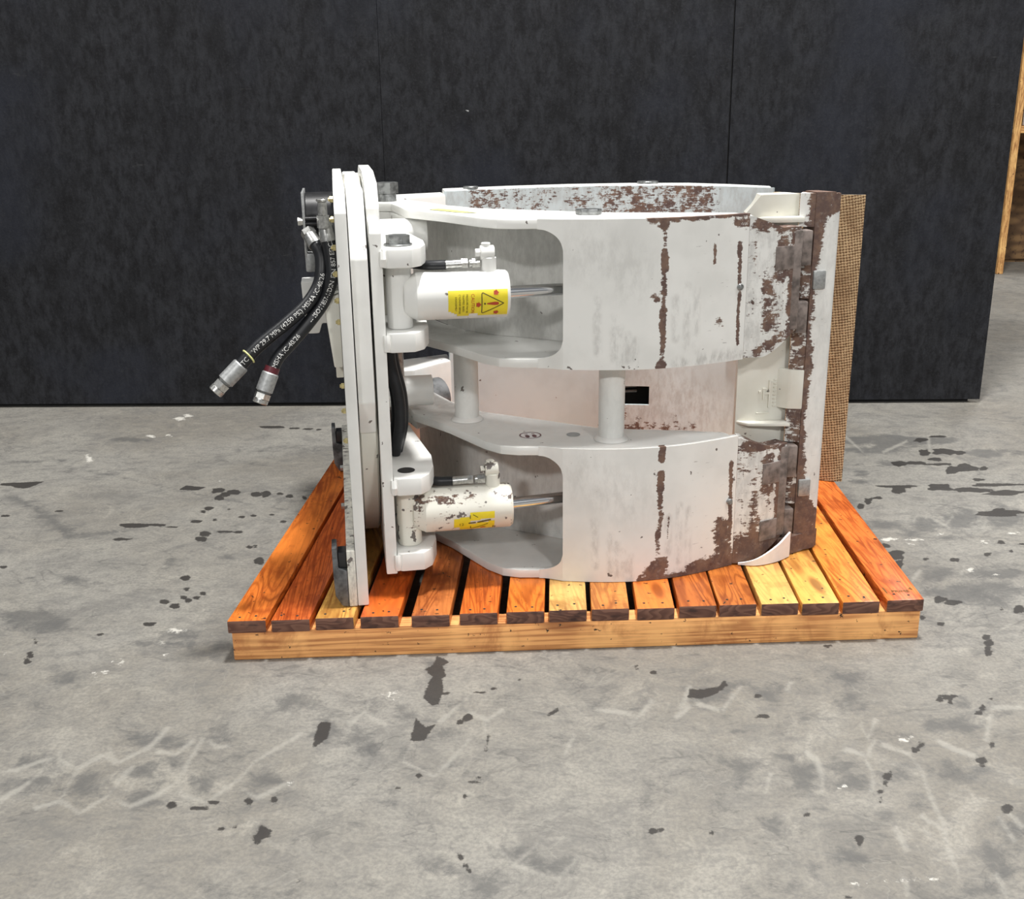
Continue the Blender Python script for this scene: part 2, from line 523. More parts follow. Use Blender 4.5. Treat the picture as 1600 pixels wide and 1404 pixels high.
# stains on the floor: outlines in millimetres
OIL = [[(-692,3114),(-691,3106),(-707,3102),(-728,3101),(-751,3104),(-765,3111),(-769,3118),(-774,3126),(-755,3129),(-734,3129),(-710,3129),(-695,3121)],
[(-641,3097),(-644,3093),(-649,3089),(-658,3091),(-667,3090),(-676,3093),(-676,3099),(-677,3105),(-671,3108),(-661,3105),(-652,3107),(-645,3103)],
[(-601,3089),(-604,3085),(-604,3079),(-614,3080),(-623,3080),(-632,3084),(-633,3090),(-634,3096),(-625,3098),(-617,3100),(-609,3097),(-599,3094)],
[(-574,3080),(-576,3077),(-578,3074),(-582,3073),(-586,3071),(-589,3076),(-591,3081),(-590,3085),(-589,3089),(-584,3089),(-580,3088),(-576,3085)],
[(-1337,2622),(-1224,2633),(-1241,2593),(-1251,2579),(-1274,2585),(-1302,2601),(-1330,2607)],
[(-849,2552),(-842,2586),(-785,2569),(-801,2546)],
[(-733,2543),(-731,2534),(-735,2528),(-742,2528),(-752,2522),(-762,2532),(-760,2544),(-765,2555),(-759,2560),(-751,2561),(-742,2560),(-732,2554)],
[(-708,2513),(-708,2504),(-711,2499),(-716,2496),(-722,2500),(-730,2504),(-734,2514),(-734,2524),(-729,2528),(-725,2530),(-719,2530),(-712,2524)],
[(-684,2529),(-687,2521),(-689,2511),(-699,2512),(-709,2515),(-717,2522),(-721,2530),(-724,2540),(-716,2545),(-708,2548),(-698,2545),(-692,2537)],
[(-717,2486),(-715,2475),(-720,2472),(-723,2468),(-729,2470),(-737,2475),(-741,2487),(-740,2496),(-740,2507),(-734,2508),(-727,2501),(-721,2496)],
[(-631,2512),(-625,2502),(-630,2496),(-638,2493),(-648,2496),(-655,2504),(-659,2514),(-659,2523),(-652,2526),(-647,2530),(-639,2524),(-633,2520)],
[(-606,2509),(-609,2499),(-611,2492),(-615,2491),(-621,2484),(-626,2499),(-628,2510),(-635,2525),(-628,2528),(-625,2538),(-618,2534),(-610,2524)],
[(-573,2512),(-574,2507),(-576,2502),(-582,2506),(-587,2503),(-591,2508),(-594,2513),(-591,2517),(-591,2523),(-586,2524),(-582,2520),(-577,2517)],
[(-547,2493),(-545,2484),(-550,2481),(-554,2481),(-558,2482),(-563,2485),(-566,2493),(-565,2500),(-563,2505),(-559,2506),(-554,2505),(-549,2500)],
[(-511,2480),(-509,2473),(-509,2466),(-514,2469),(-518,2468),(-520,2475),(-523,2480),(-524,2487),(-522,2492),(-518,2491),(-515,2490),(-511,2486)],
[(-724,2414),(-727,2408),(-729,2404),(-732,2399),(-738,2400),(-744,2407),(-746,2415),(-749,2423),(-743,2425),(-739,2426),(-734,2425),(-728,2421)],
[(-738,2393),(-737,2389),(-737,2384),(-740,2382),(-744,2386),(-748,2388),(-749,2393),(-752,2399),(-749,2401),(-745,2401),(-742,2400),(-740,2396)],
[(-730,2327),(-730,2322),(-735,2319),(-741,2318),(-748,2319),(-756,2322),(-755,2328),(-761,2335),(-753,2337),(-746,2339),(-739,2337),(-730,2334)],
[(-843,2307),(-847,2299),(-859,2295),(-875,2293),(-895,2294),(-906,2302),(-917,2310),(-921,2319),(-902,2322),(-884,2321),(-869,2319),(-850,2316)],
[(-808,2308),(-805,2302),(-814,2299),(-827,2301),(-836,2302),(-844,2305),(-845,2309),(-851,2314),(-844,2318),(-832,2318),(-822,2315),(-809,2313)],
[(-774,2294),(-774,2292),(-778,2289),(-788,2291),(-795,2292),(-806,2293),(-804,2295),(-804,2298),(-800,2300),(-791,2300),(-783,2298),(-776,2297)],
[(-861,2224),(-860,2220),(-870,2218),(-879,2216),(-893,2216),(-900,2221),(-904,2225),(-899,2228),(-894,2231),(-885,2233),(-874,2230),(-859,2228)],
[(-685,2248),(-689,2241),(-687,2230),(-696,2234),(-703,2232),(-711,2239),(-711,2249),(-715,2258),(-712,2264),(-705,2266),(-698,2261),(-690,2257)],
[(-687,2217),(-687,2209),(-691,2203),(-698,2206),(-704,2204),(-709,2211),(-714,2218),(-716,2227),(-712,2233),(-705,2231),(-699,2233),(-692,2226)],
[(-641,2260),(-635,2256),(-645,2254),(-657,2256),(-669,2254),(-673,2258),(-676,2261),(-680,2265),(-671,2267),(-660,2266),(-648,2266),(-641,2263)],
[(-615,2257),(-616,2253),(-619,2251),(-623,2248),(-630,2249),(-635,2253),(-638,2258),(-636,2261),(-632,2264),(-627,2265),(-620,2266),(-618,2260)],
[(-573,2167),(-574,2163),(-574,2157),(-578,2159),(-582,2160),(-585,2163),(-588,2167),(-589,2173),(-586,2175),(-583,2178),(-579,2174),(-575,2171)],
[(-565,2170),(-564,2166),(-563,2161),(-565,2160),(-568,2163),(-569,2166),(-571,2170),(-573,2176),(-572,2180),(-570,2181),(-568,2179),(-566,2174)],
[(-633,2352),(-633,2350),(-635,2347),(-640,2346),(-644,2348),(-648,2350),(-652,2353),(-649,2356),(-649,2360),(-643,2360),(-637,2360),(-634,2356)],
[(-608,2360),(-608,2356),(-610,2354),(-613,2352),(-618,2354),(-620,2357),(-623,2360),(-622,2364),(-620,2367),(-617,2367),(-613,2364),(-609,2364)],
[(-568,2365),(-568,2362),(-570,2360),(-572,2360),(-575,2361),(-578,2362),(-578,2365),(-579,2368),(-578,2370),(-575,2370),(-572,2370),(-568,2368)],
[(-528,2317),(-531,2314),(-531,2309),(-536,2309),(-539,2312),(-543,2314),(-544,2318),(-544,2321),(-543,2326),(-539,2328),(-535,2325),(-530,2323)],
[(-695,2338),(-696,2335),(-695,2331),(-699,2332),(-702,2331),(-705,2335),(-706,2339),(-706,2342),(-706,2345),(-702,2346),(-699,2345),(-697,2341)],
[(-681,2406),(-681,2402),(-683,2401),(-684,2401),(-686,2401),(-688,2403),(-689,2406),(-690,2409),(-690,2413),(-687,2413),(-685,2412),(-683,2409)],
[(-532,2090),(-530,2079),(-530,2069),(-537,2071),(-542,2074),(-550,2077),(-553,2091),(-553,2101),(-551,2109),(-546,2111),(-540,2110),(-535,2100)],
[(-664,2007),(-666,2003),(-666,1996),(-671,1995),(-677,1996),(-682,2002),(-686,2008),(-685,2014),(-683,2018),(-678,2018),(-673,2020),(-668,2014)],
[(-652,1953),(-652,1949),(-651,1944),(-654,1944),(-657,1944),(-660,1949),(-662,1953),(-662,1957),(-663,1963),(-659,1960),(-656,1961),(-653,1959)],
[(-672,1895),(-674,1891),(-676,1888),(-680,1885),(-686,1887),(-692,1890),(-695,1896),(-693,1900),(-692,1905),(-686,1905),(-680,1902),(-675,1899)],
[(-647,1914),(-645,1910),(-645,1904),(-651,1907),(-655,1906),(-658,1911),(-659,1915),(-662,1920),(-659,1922),(-655,1921),(-652,1921),(-647,1919)],
[(-631,1899),(-632,1896),(-633,1892),(-634,1889),(-638,1893),(-642,1895),(-644,1900),(-646,1905),(-644,1908),(-640,1910),(-636,1908),(-634,1903)],
[(-620,1911),(-620,1907),(-619,1901),(-624,1904),(-626,1905),(-631,1905),(-631,1911),(-634,1917),(-630,1917),(-628,1919),(-625,1918),(-620,1916)],
[(-647,1876),(-646,1870),(-649,1865),(-655,1864),(-661,1868),(-666,1871),(-668,1876),(-667,1881),(-668,1887),(-661,1886),(-655,1887),(-651,1880)],
[(-612,1931),(-611,1926),(-612,1922),(-617,1924),(-620,1923),(-623,1926),(-624,1931),(-626,1936),(-625,1940),(-621,1940),(-617,1940),(-614,1936)],
[(-673,1799),(-672,1795),(-672,1790),(-681,1792),(-688,1793),(-692,1796),(-695,1800),(-695,1803),(-695,1809),(-687,1808),(-678,1808),(-671,1804)],
[(-755,1761),(-753,1757),(-756,1756),(-759,1756),(-762,1755),(-765,1758),(-767,1761),(-766,1764),(-766,1766),(-762,1766),(-759,1767),(-756,1764)],
[(-872,1748),(-870,1744),(-872,1743),(-873,1743),(-874,1741),(-876,1745),(-878,1748),(-879,1752),(-878,1752),(-878,1755),(-876,1753),(-874,1751)],
[(-864,1733),(-862,1729),(-862,1726),(-865,1727),(-867,1728),(-870,1730),(-871,1733),(-872,1736),(-871,1738),(-870,1740),(-868,1739),(-864,1737)],
[(-851,1686),(-849,1678),(-851,1676),(-854,1676),(-856,1676),(-860,1680),(-863,1686),(-865,1693),(-865,1696),(-864,1700),(-859,1696),(-856,1692)],
[(-847,1665),(-845,1658),(-847,1655),(-850,1655),(-853,1653),(-857,1661),(-859,1665),(-863,1672),(-863,1676),(-859,1675),(-855,1673),(-852,1670)],
[(-1203,2383),(-1204,2380),(-1205,2376),(-1213,2376),(-1221,2376),(-1224,2381),(-1226,2384),(-1226,2386),(-1225,2390),(-1219,2389),(-1214,2388),(-1207,2387)],
[(-1074,2075),(-1072,2072),(-1074,2070),(-1077,2067),(-1081,2069),(-1085,2072),(-1086,2075),(-1089,2079),(-1088,2082),(-1084,2083),(-1079,2083),(-1074,2079)],
[(-1087,2411),(-1087,2408),(-1088,2405),(-1094,2405),(-1101,2406),(-1107,2408),(-1108,2411),(-1107,2414),(-1103,2415),(-1098,2415),(-1092,2416),(-1086,2414)],
[(-137,1663),(-113,1640),(-124,1626),(-116,1591),(-123,1583),(-119,1546),(-123,1502),(-133,1498),(-149,1522),(-144,1571),(-139,1588),(-153,1616),(-139,1631)],
[(-156,1463),(-148,1446),(-139,1435),(-125,1444),(-136,1410),(-138,1398),(-161,1399),(-158,1436)],
[(-305,1454),(-287,1454),(-287,1414),(-292,1397),(-304,1384),(-307,1418)],
[(-82,1449),(-81,1446),(-82,1442),(-86,1442),(-90,1443),(-92,1446),(-91,1449),(-92,1453),(-90,1455),(-87,1457),(-84,1454),(-80,1453)],
[(-68,1461),(-69,1456),(-72,1453),(-76,1450),(-79,1454),(-84,1456),(-84,1461),(-83,1465),(-80,1469),(-76,1473),(-71,1471),(-68,1466)],
[(-68,1133),(-70,1130),(-70,1127),(-72,1126),(-74,1128),(-75,1130),(-76,1133),(-75,1136),(-75,1140),(-73,1138),(-71,1139),(-70,1136)],
[(-63,1118),(-63,1117),(-64,1115),(-66,1114),(-67,1115),(-68,1116),(-68,1119),(-69,1121),(-67,1121),(-66,1122),(-64,1122),(-63,1120)],
[(-59,1109),(-59,1107),(-59,1105),(-61,1106),(-62,1105),(-63,1107),(-64,1109),(-64,1111),(-63,1113),(-61,1112),(-60,1111),(-59,1111)],
[(184,1180),(183,1176),(180,1175),(178,1175),(175,1174),(173,1177),(174,1180),(174,1183),(177,1184),(179,1185),(182,1185),(183,1182)],
[(192,1181),(192,1180),(191,1178),(188,1177),(186,1179),(185,1180),(184,1181),(183,1183),(186,1184),(189,1185),(192,1185),(193,1183)],
[(-162,1282),(-161,1280),(-165,1280),(-167,1280),(-171,1279),(-172,1281),(-173,1282),(-174,1284),(-171,1285),(-168,1286),(-165,1284),(-161,1284)],
[(-69,1260),(-68,1257),(-70,1256),(-72,1255),(-74,1256),(-75,1258),(-76,1260),(-76,1263),(-74,1265),(-73,1265),(-71,1265),(-70,1262)],
[(238,1594),(238,1591),(235,1588),(231,1588),(228,1589),(227,1592),(227,1595),(227,1598),(230,1600),(233,1601),(236,1600),(239,1598)],
[(209,1612),(209,1607),(208,1604),(206,1604),(205,1605),(205,1608),(205,1612),(205,1616),(207,1619),(208,1618),(210,1620),(210,1616)],
[(-108,1535),(-108,1533),(-111,1532),(-114,1530),(-117,1532),(-120,1534),(-122,1536),(-119,1537),(-118,1539),(-114,1539),(-111,1539),(-107,1538)],
[(-48,1537),(-50,1535),(-52,1534),(-57,1535),(-62,1534),(-67,1535),(-68,1537),(-64,1538),(-62,1540),(-57,1540),(-52,1540),(-49,1538)],
[(-31,1548),(-32,1547),(-33,1545),(-35,1546),(-38,1545),(-38,1547),(-40,1549),(-38,1550),(-37,1551),(-35,1552),(-33,1551),(-31,1550)],
[(10,1576),(10,1574),(8,1574),(6,1573),(5,1573),(3,1574),(4,1576),(4,1578),(5,1580),(6,1580),(8,1579),(10,1578)],
[(-50,1302),(-51,1301),(-52,1299),(-54,1299),(-55,1300),(-57,1301),(-58,1302),(-57,1304),(-56,1305),(-54,1305),(-52,1305),(-50,1304)],
[(-53,1292),(-52,1291),(-57,1290),(-62,1291),(-66,1291),(-68,1292),(-69,1293),(-70,1294),(-67,1295),(-62,1295),(-58,1294),(-56,1293)],
[(-135,1310),(-135,1307),(-137,1305),(-139,1303),(-141,1305),(-143,1307),(-144,1310),(-143,1312),(-142,1315),(-140,1316),(-137,1314),(-135,1313)],
[(-468,1249),(-468,1245),(-469,1243),(-472,1243),(-475,1242),(-479,1245),(-481,1249),(-480,1253),(-481,1258),(-476,1257),(-473,1256),(-469,1253)],
[(-419,1241),(-421,1239),(-424,1238),(-431,1237),(-439,1238),(-446,1239),(-443,1241),(-447,1244),(-441,1245),(-433,1245),(-424,1245),(-422,1243)],
[(-412,1254),(-412,1251),(-416,1251),(-419,1250),(-423,1250),(-425,1252),(-428,1255),(-428,1257),(-424,1258),(-421,1258),(-418,1258),(-413,1257)],
[(-366,1256),(-366,1253),(-367,1250),(-368,1247),(-371,1250),(-373,1253),(-376,1256),(-375,1260),(-374,1263),(-372,1265),(-370,1262),(-368,1259)],
[(-330,1258),(-331,1255),(-333,1252),(-334,1250),(-338,1253),(-341,1254),(-341,1258),(-342,1262),(-340,1264),(-338,1266),(-335,1265),(-332,1262)],
[(-390,1196),(-390,1194),(-390,1192),(-393,1191),(-395,1192),(-398,1194),(-397,1196),(-398,1198),(-397,1199),(-395,1199),(-392,1201),(-390,1198)],
[(-373,1200),(-373,1198),(-375,1198),(-377,1197),(-379,1198),(-382,1198),(-381,1200),(-382,1201),(-381,1203),(-378,1202),(-376,1203),(-374,1201)],
[(-268,1093),(-269,1092),(-269,1091),(-270,1091),(-272,1091),(-273,1092),(-273,1093),(-273,1095),(-272,1095),(-271,1096),(-270,1095),(-269,1095)],
[(-342,1204),(-326,1191),(-326,1178),(-335,1173),(-339,1160),(-348,1178),(-344,1188)],
[(-43,1417),(-45,1391),(-46,1368),(-44,1367),(-43,1391),(-40,1416)],
[(51,1461),(68,1478),(66,1486),(50,1466)],
[(278,1512),(286,1540),(308,1536),(332,1546),(349,1567),(348,1549),(328,1525),(299,1507)],
[(396,1453),(396,1451),(393,1447),(386,1449),(381,1450),(372,1450),(377,1454),(374,1458),(380,1460),(388,1459),(393,1458),(394,1456)],
[(397,1513),(394,1510),(392,1508),(389,1509),(387,1509),(383,1509),(387,1514),(386,1517),(389,1520),(392,1520),(395,1519),(396,1517)],
[(682,1498),(681,1491),(677,1486),(674,1488),(673,1491),(670,1491),(675,1498),(677,1502),(680,1509),(683,1511),(685,1508),(683,1502)],
[(708,1503),(700,1500),(697,1498),(691,1494),(685,1496),(682,1499),(688,1503),(684,1508),(692,1509),(696,1507),(704,1510),(709,1507)],
[(696,1491),(695,1486),(691,1479),(690,1482),(688,1483),(686,1485),(689,1491),(691,1499),(695,1503),(698,1504),(700,1502),(698,1495)],
[(738,1468),(736,1464),(733,1461),(731,1460),(730,1462),(730,1465),(730,1468),(733,1472),(735,1474),(739,1480),(740,1476),(740,1473)],
[(728,1455),(726,1453),(724,1450),(720,1448),(719,1451),(715,1451),(719,1455),(719,1459),(723,1459),(726,1460),(727,1458),(728,1457)],
[(764,1495),(762,1494),(760,1492),(758,1493),(756,1493),(755,1494),(753,1495),(757,1496),(758,1498),(761,1499),(763,1498),(763,1496)],
[(606,1370),(603,1367),(601,1365),(600,1366),(597,1364),(595,1365),(598,1370),(600,1374),(602,1379),(603,1375),(604,1375),(607,1375)],
[(594,1357),(594,1353),(590,1353),(587,1350),(582,1349),(582,1354),(584,1358),(585,1362),(588,1365),(591,1362),(594,1363),(596,1361)],
[(531,1292),(528,1288),(525,1283),(521,1285),(515,1281),(517,1288),(518,1292),(521,1296),(523,1298),(526,1299),(533,1304),(532,1297)],
[(519,1277),(518,1272),(516,1268),(513,1269),(513,1272),(513,1274),(513,1277),(515,1280),(516,1282),(518,1282),(519,1281),(521,1281)],
[(507,1257),(505,1256),(504,1254),(501,1254),(499,1254),(500,1256),(498,1258),(500,1260),(502,1261),(504,1262),(506,1262),(506,1259)],
[(498,1238),(497,1234),(495,1231),(495,1231),(495,1233),(494,1233),(496,1238),(497,1242),(498,1245),(499,1244),(501,1246),(499,1241)],
[(842,1685),(841,1681),(838,1680),(834,1677),(828,1674),(826,1679),(830,1685),(835,1689),(838,1692),(841,1692),(844,1693),(847,1690)],
[(827,1655),(825,1645),(820,1638),(815,1634),(810,1633),(815,1646),(818,1655),(823,1664),(828,1673),(833,1677),(831,1667),(834,1665)],
[(448,1156),(445,1152),(442,1148),(438,1143),(437,1148),(437,1152),(437,1156),(438,1162),(442,1165),(445,1165),(447,1164),(447,1160)],
[(394,1210),(393,1208),(391,1207),(389,1206),(387,1207),(384,1207),(385,1210),(388,1212),(389,1214),(391,1214),(392,1213),(395,1213)],
[(401,1051),(400,1050),(397,1049),(394,1048),(391,1049),(389,1050),(390,1052),(390,1053),(392,1055),(395,1054),(397,1053),(400,1053)],
[(257,1175),(256,1174),(256,1171),(253,1171),(252,1172),(251,1173),(251,1175),(252,1177),(253,1179),(255,1178),(257,1179),(258,1177)],
[(666,1215),(663,1212),(660,1207),(656,1207),(651,1207),(654,1213),(650,1216),(655,1220),(659,1223),(664,1226),(668,1224),(668,1220)],
[(708,1366),(707,1362),(704,1362),(702,1360),(699,1358),(701,1364),(702,1366),(702,1371),(706,1372),(708,1374),(710,1373),(711,1371)],
[(557,1678),(558,1676),(552,1676),(549,1673),(547,1675),(543,1676),(545,1679),(544,1682),(548,1682),(552,1683),(555,1682),(560,1681)],
[(680,1325),(674,1321),(671,1313),(666,1311),(666,1318),(666,1321),(663,1326),(667,1334),(673,1333),(678,1339),(682,1339),(679,1330)],
[(1152,2773),(1141,2761),(1131,2747),(1121,2745),(1112,2747),(1114,2762),(1120,2775),(1121,2791),(1133,2801),(1141,2797),(1151,2801),(1146,2783)],
[(1220,2783),(1212,2763),(1192,2747),(1178,2763),(1157,2754),(1147,2767),(1165,2786),(1164,2804),(1183,2807),(1196,2809),(1204,2803),(1214,2797)],
[(1245,2769),(1236,2760),(1226,2751),(1213,2748),(1210,2759),(1197,2760),(1199,2771),(1208,2781),(1219,2785),(1228,2783),(1238,2785),(1241,2778)],
[(1152,2711),(1152,2703),(1142,2698),(1133,2701),(1126,2703),(1118,2705),(1117,2713),(1122,2721),(1132,2727),(1144,2730),(1154,2727),(1156,2719)],
[(1102,2683),(1095,2674),(1080,2671),(1068,2672),(1056,2672),(1043,2676),(1043,2686),(1055,2693),(1065,2701),(1077,2696),(1093,2700),(1099,2692)],
[(1165,2670),(1161,2663),(1138,2664),(1124,2658),(1114,2665),(1089,2666),(1089,2673),(1108,2677),(1119,2680),(1132,2679),(1155,2683),(1165,2677)],
[(1052,2680),(1043,2666),(1030,2662),(1019,2655),(1014,2663),(1010,2671),(1012,2682),(1014,2695),(1026,2699),(1036,2704),(1046,2702),(1053,2694)],
[(1163,2619),(1156,2605),(1144,2592),(1133,2593),(1120,2590),(1127,2610),(1129,2621),(1136,2631),(1144,2645),(1158,2656),(1167,2648),(1171,2636)],
[(1226,2638),(1211,2616),(1189,2612),(1176,2612),(1158,2608),(1159,2625),(1155,2641),(1173,2653),(1184,2670),(1203,2679),(1211,2665),(1214,2652)],
[(1247,2634),(1239,2627),(1233,2615),(1227,2617),(1218,2616),(1220,2626),(1223,2635),(1228,2641),(1234,2644),(1243,2655),(1244,2646),(1244,2640)],
[(1201,2544),(1194,2539),(1187,2536),(1177,2533),(1169,2535),(1170,2542),(1170,2546),(1170,2552),(1178,2556),(1186,2553),(1192,2552),(1198,2550)],
[(1087,2490),(1095,2473),(1074,2465),(1057,2472),(1036,2468),(1026,2478),(1041,2492),(1040,2504),(1053,2519),(1073,2515),(1095,2517),(1093,2500)],
[(1190,2468),(1170,2456),(1145,2449),(1121,2457),(1098,2454),(1096,2464),(1083,2472),(1097,2480),(1113,2487),(1135,2488),(1152,2484),(1168,2478)],
[(1252,2444),(1235,2438),(1225,2429),(1197,2425),(1170,2430),(1145,2437),(1173,2448),(1163,2458),(1191,2460),(1216,2468),(1238,2460),(1260,2454)],
[(1298,2500),(1258,2498),(1234,2496),(1203,2492),(1154,2495),(1139,2502),(1158,2506),(1163,2509),(1164,2517),(1213,2515),(1249,2511),(1290,2507)],
[(1205,2307),(1169,2303),(1165,2290),(1129,2287),(1093,2291),(1069,2301),(1086,2312),(1088,2322),(1122,2322),(1148,2331),(1179,2326),(1190,2317)],
[(1153,2329),(1151,2324),(1145,2319),(1134,2314),(1127,2319),(1117,2322),(1127,2330),(1130,2336),(1137,2340),(1145,2340),(1158,2343),(1158,2335)],
[(971,2475),(969,2462),(958,2456),(947,2448),(938,2453),(933,2462),(941,2477),(946,2488),(955,2496),(967,2506),(978,2503),(977,2488)],
[(1015,2500),(995,2497),(993,2488),(959,2491),(934,2494),(925,2499),(912,2504),(910,2511),(943,2511),(966,2511),(995,2511),(1013,2506)],
[(863,2399),(861,2392),(856,2383),(848,2377),(845,2383),(846,2393),(846,2400),(850,2408),(855,2422),(861,2416),(872,2424),(868,2408)],
[(836,2367),(833,2361),(829,2350),(823,2348),(817,2347),(817,2357),(820,2368),(826,2375),(831,2391),(835,2384),(838,2382),(838,2375)],
[(898,2421),(896,2415),(889,2413),(883,2413),(880,2416),(873,2416),(873,2422),(880,2426),(884,2430),(890,2434),(897,2432),(895,2425)],
[(817,2125),(812,2118),(807,2112),(803,2115),(795,2111),(797,2120),(797,2126),(799,2135),(806,2140),(810,2135),(812,2134),(814,2130)],
[(820,2072),(822,2056),(809,2050),(799,2050),(791,2053),(786,2061),(789,2073),(792,2087),(804,2093),(816,2101),(828,2098),(833,2087)],
[(810,2027),(803,2018),(798,2008),(791,2000),(791,2009),(789,2015),(794,2027),(797,2042),(803,2045),(808,2047),(815,2052),(809,2035)],
[(930,2044),(930,2038),(925,2034),(921,2036),(916,2035),(911,2038),(912,2045),(916,2052),(923,2057),(927,2052),(932,2053),(934,2050)],
[(869,2052),(871,2048),(866,2047),(862,2044),(858,2045),(858,2049),(859,2053),(860,2056),(864,2058),(866,2057),(871,2058),(871,2055)],
[(1066,2135),(1065,2129),(1059,2125),(1055,2126),(1053,2129),(1047,2129),(1052,2135),(1055,2139),(1058,2146),(1064,2148),(1066,2142),(1069,2140)],
[(1108,2124),(1104,2120),(1100,2119),(1096,2119),(1094,2120),(1088,2120),(1090,2124),(1095,2127),(1097,2131),(1101,2129),(1106,2131),(1106,2127)],
[(830,1855),(825,1849),(817,1847),(811,1843),(803,1843),(806,1852),(807,1856),(808,1862),(813,1870),(822,1873),(827,1867),(834,1864)],
[(855,1843),(848,1839),(842,1835),(832,1832),(825,1835),(819,1839),(818,1844),(827,1848),(832,1853),(840,1854),(850,1853),(856,1849)],
[(959,1812),(955,1803),(949,1796),(945,1799),(936,1793),(933,1800),(941,1813),(947,1822),(953,1828),(959,1830),(963,1827),(962,1820)],
[(763,1784),(759,1779),(756,1776),(752,1771),(753,1777),(751,1779),(752,1784),(755,1792),(759,1794),(760,1792),(766,1799),(762,1788)],
[(787,1755),(785,1751),(782,1746),(777,1749),(774,1750),(772,1752),(772,1755),(775,1758),(777,1763),(782,1762),(787,1762),(787,1758)],
[(847,1702),(845,1695),(840,1694),(835,1688),(834,1694),(832,1696),(833,1703),(838,1708),(842,1716),(845,1712),(848,1712),(851,1710)],
[(844,1679),(839,1674),(836,1670),(832,1667),(829,1669),(830,1675),(828,1679),(834,1685),(838,1694),(842,1690),(844,1688),(846,1685)],
[(826,1662),(824,1656),(821,1654),(820,1655),(818,1654),(820,1658),(821,1662),(823,1665),(825,1667),(828,1673),(829,1671),(827,1666)],
[(828,1646),(824,1643),(820,1635),(817,1635),(813,1636),(814,1641),(816,1647),(818,1653),(822,1655),(825,1654),(827,1653),(832,1653)],
[(1253,2918),(1246,2915),(1241,2911),(1225,2913),(1210,2913),(1193,2916),(1204,2921),(1203,2925),(1211,2931),(1232,2930),(1252,2928),(1248,2922)],
[(1187,2889),(1176,2879),(1165,2877),(1153,2865),(1150,2878),(1134,2878),(1149,2890),(1152,2897),(1158,2907),(1169,2910),(1179,2907),(1188,2901)],
[(1008,2072),(1009,2066),(1003,2064),(997,2060),(994,2063),(992,2067),(997,2072),(996,2079),(1002,2079),(1006,2079),(1010,2080),(1014,2077)],
[(1063,2085),(1061,2082),(1058,2079),(1056,2080),(1054,2081),(1053,2082),(1053,2086),(1055,2089),(1058,2090),(1061,2092),(1065,2092),(1065,2089)],
[(552,1678),(551,1677),(550,1673),(548,1674),(546,1675),(544,1676),(544,1678),(545,1681),(548,1682),(550,1683),(552,1682),(553,1680)],
[(919,1812),(918,1808),(915,1804),(915,1806),(915,1807),(915,1809),(915,1812),(918,1816),(919,1817),(922,1821),(921,1818),(920,1815)]]
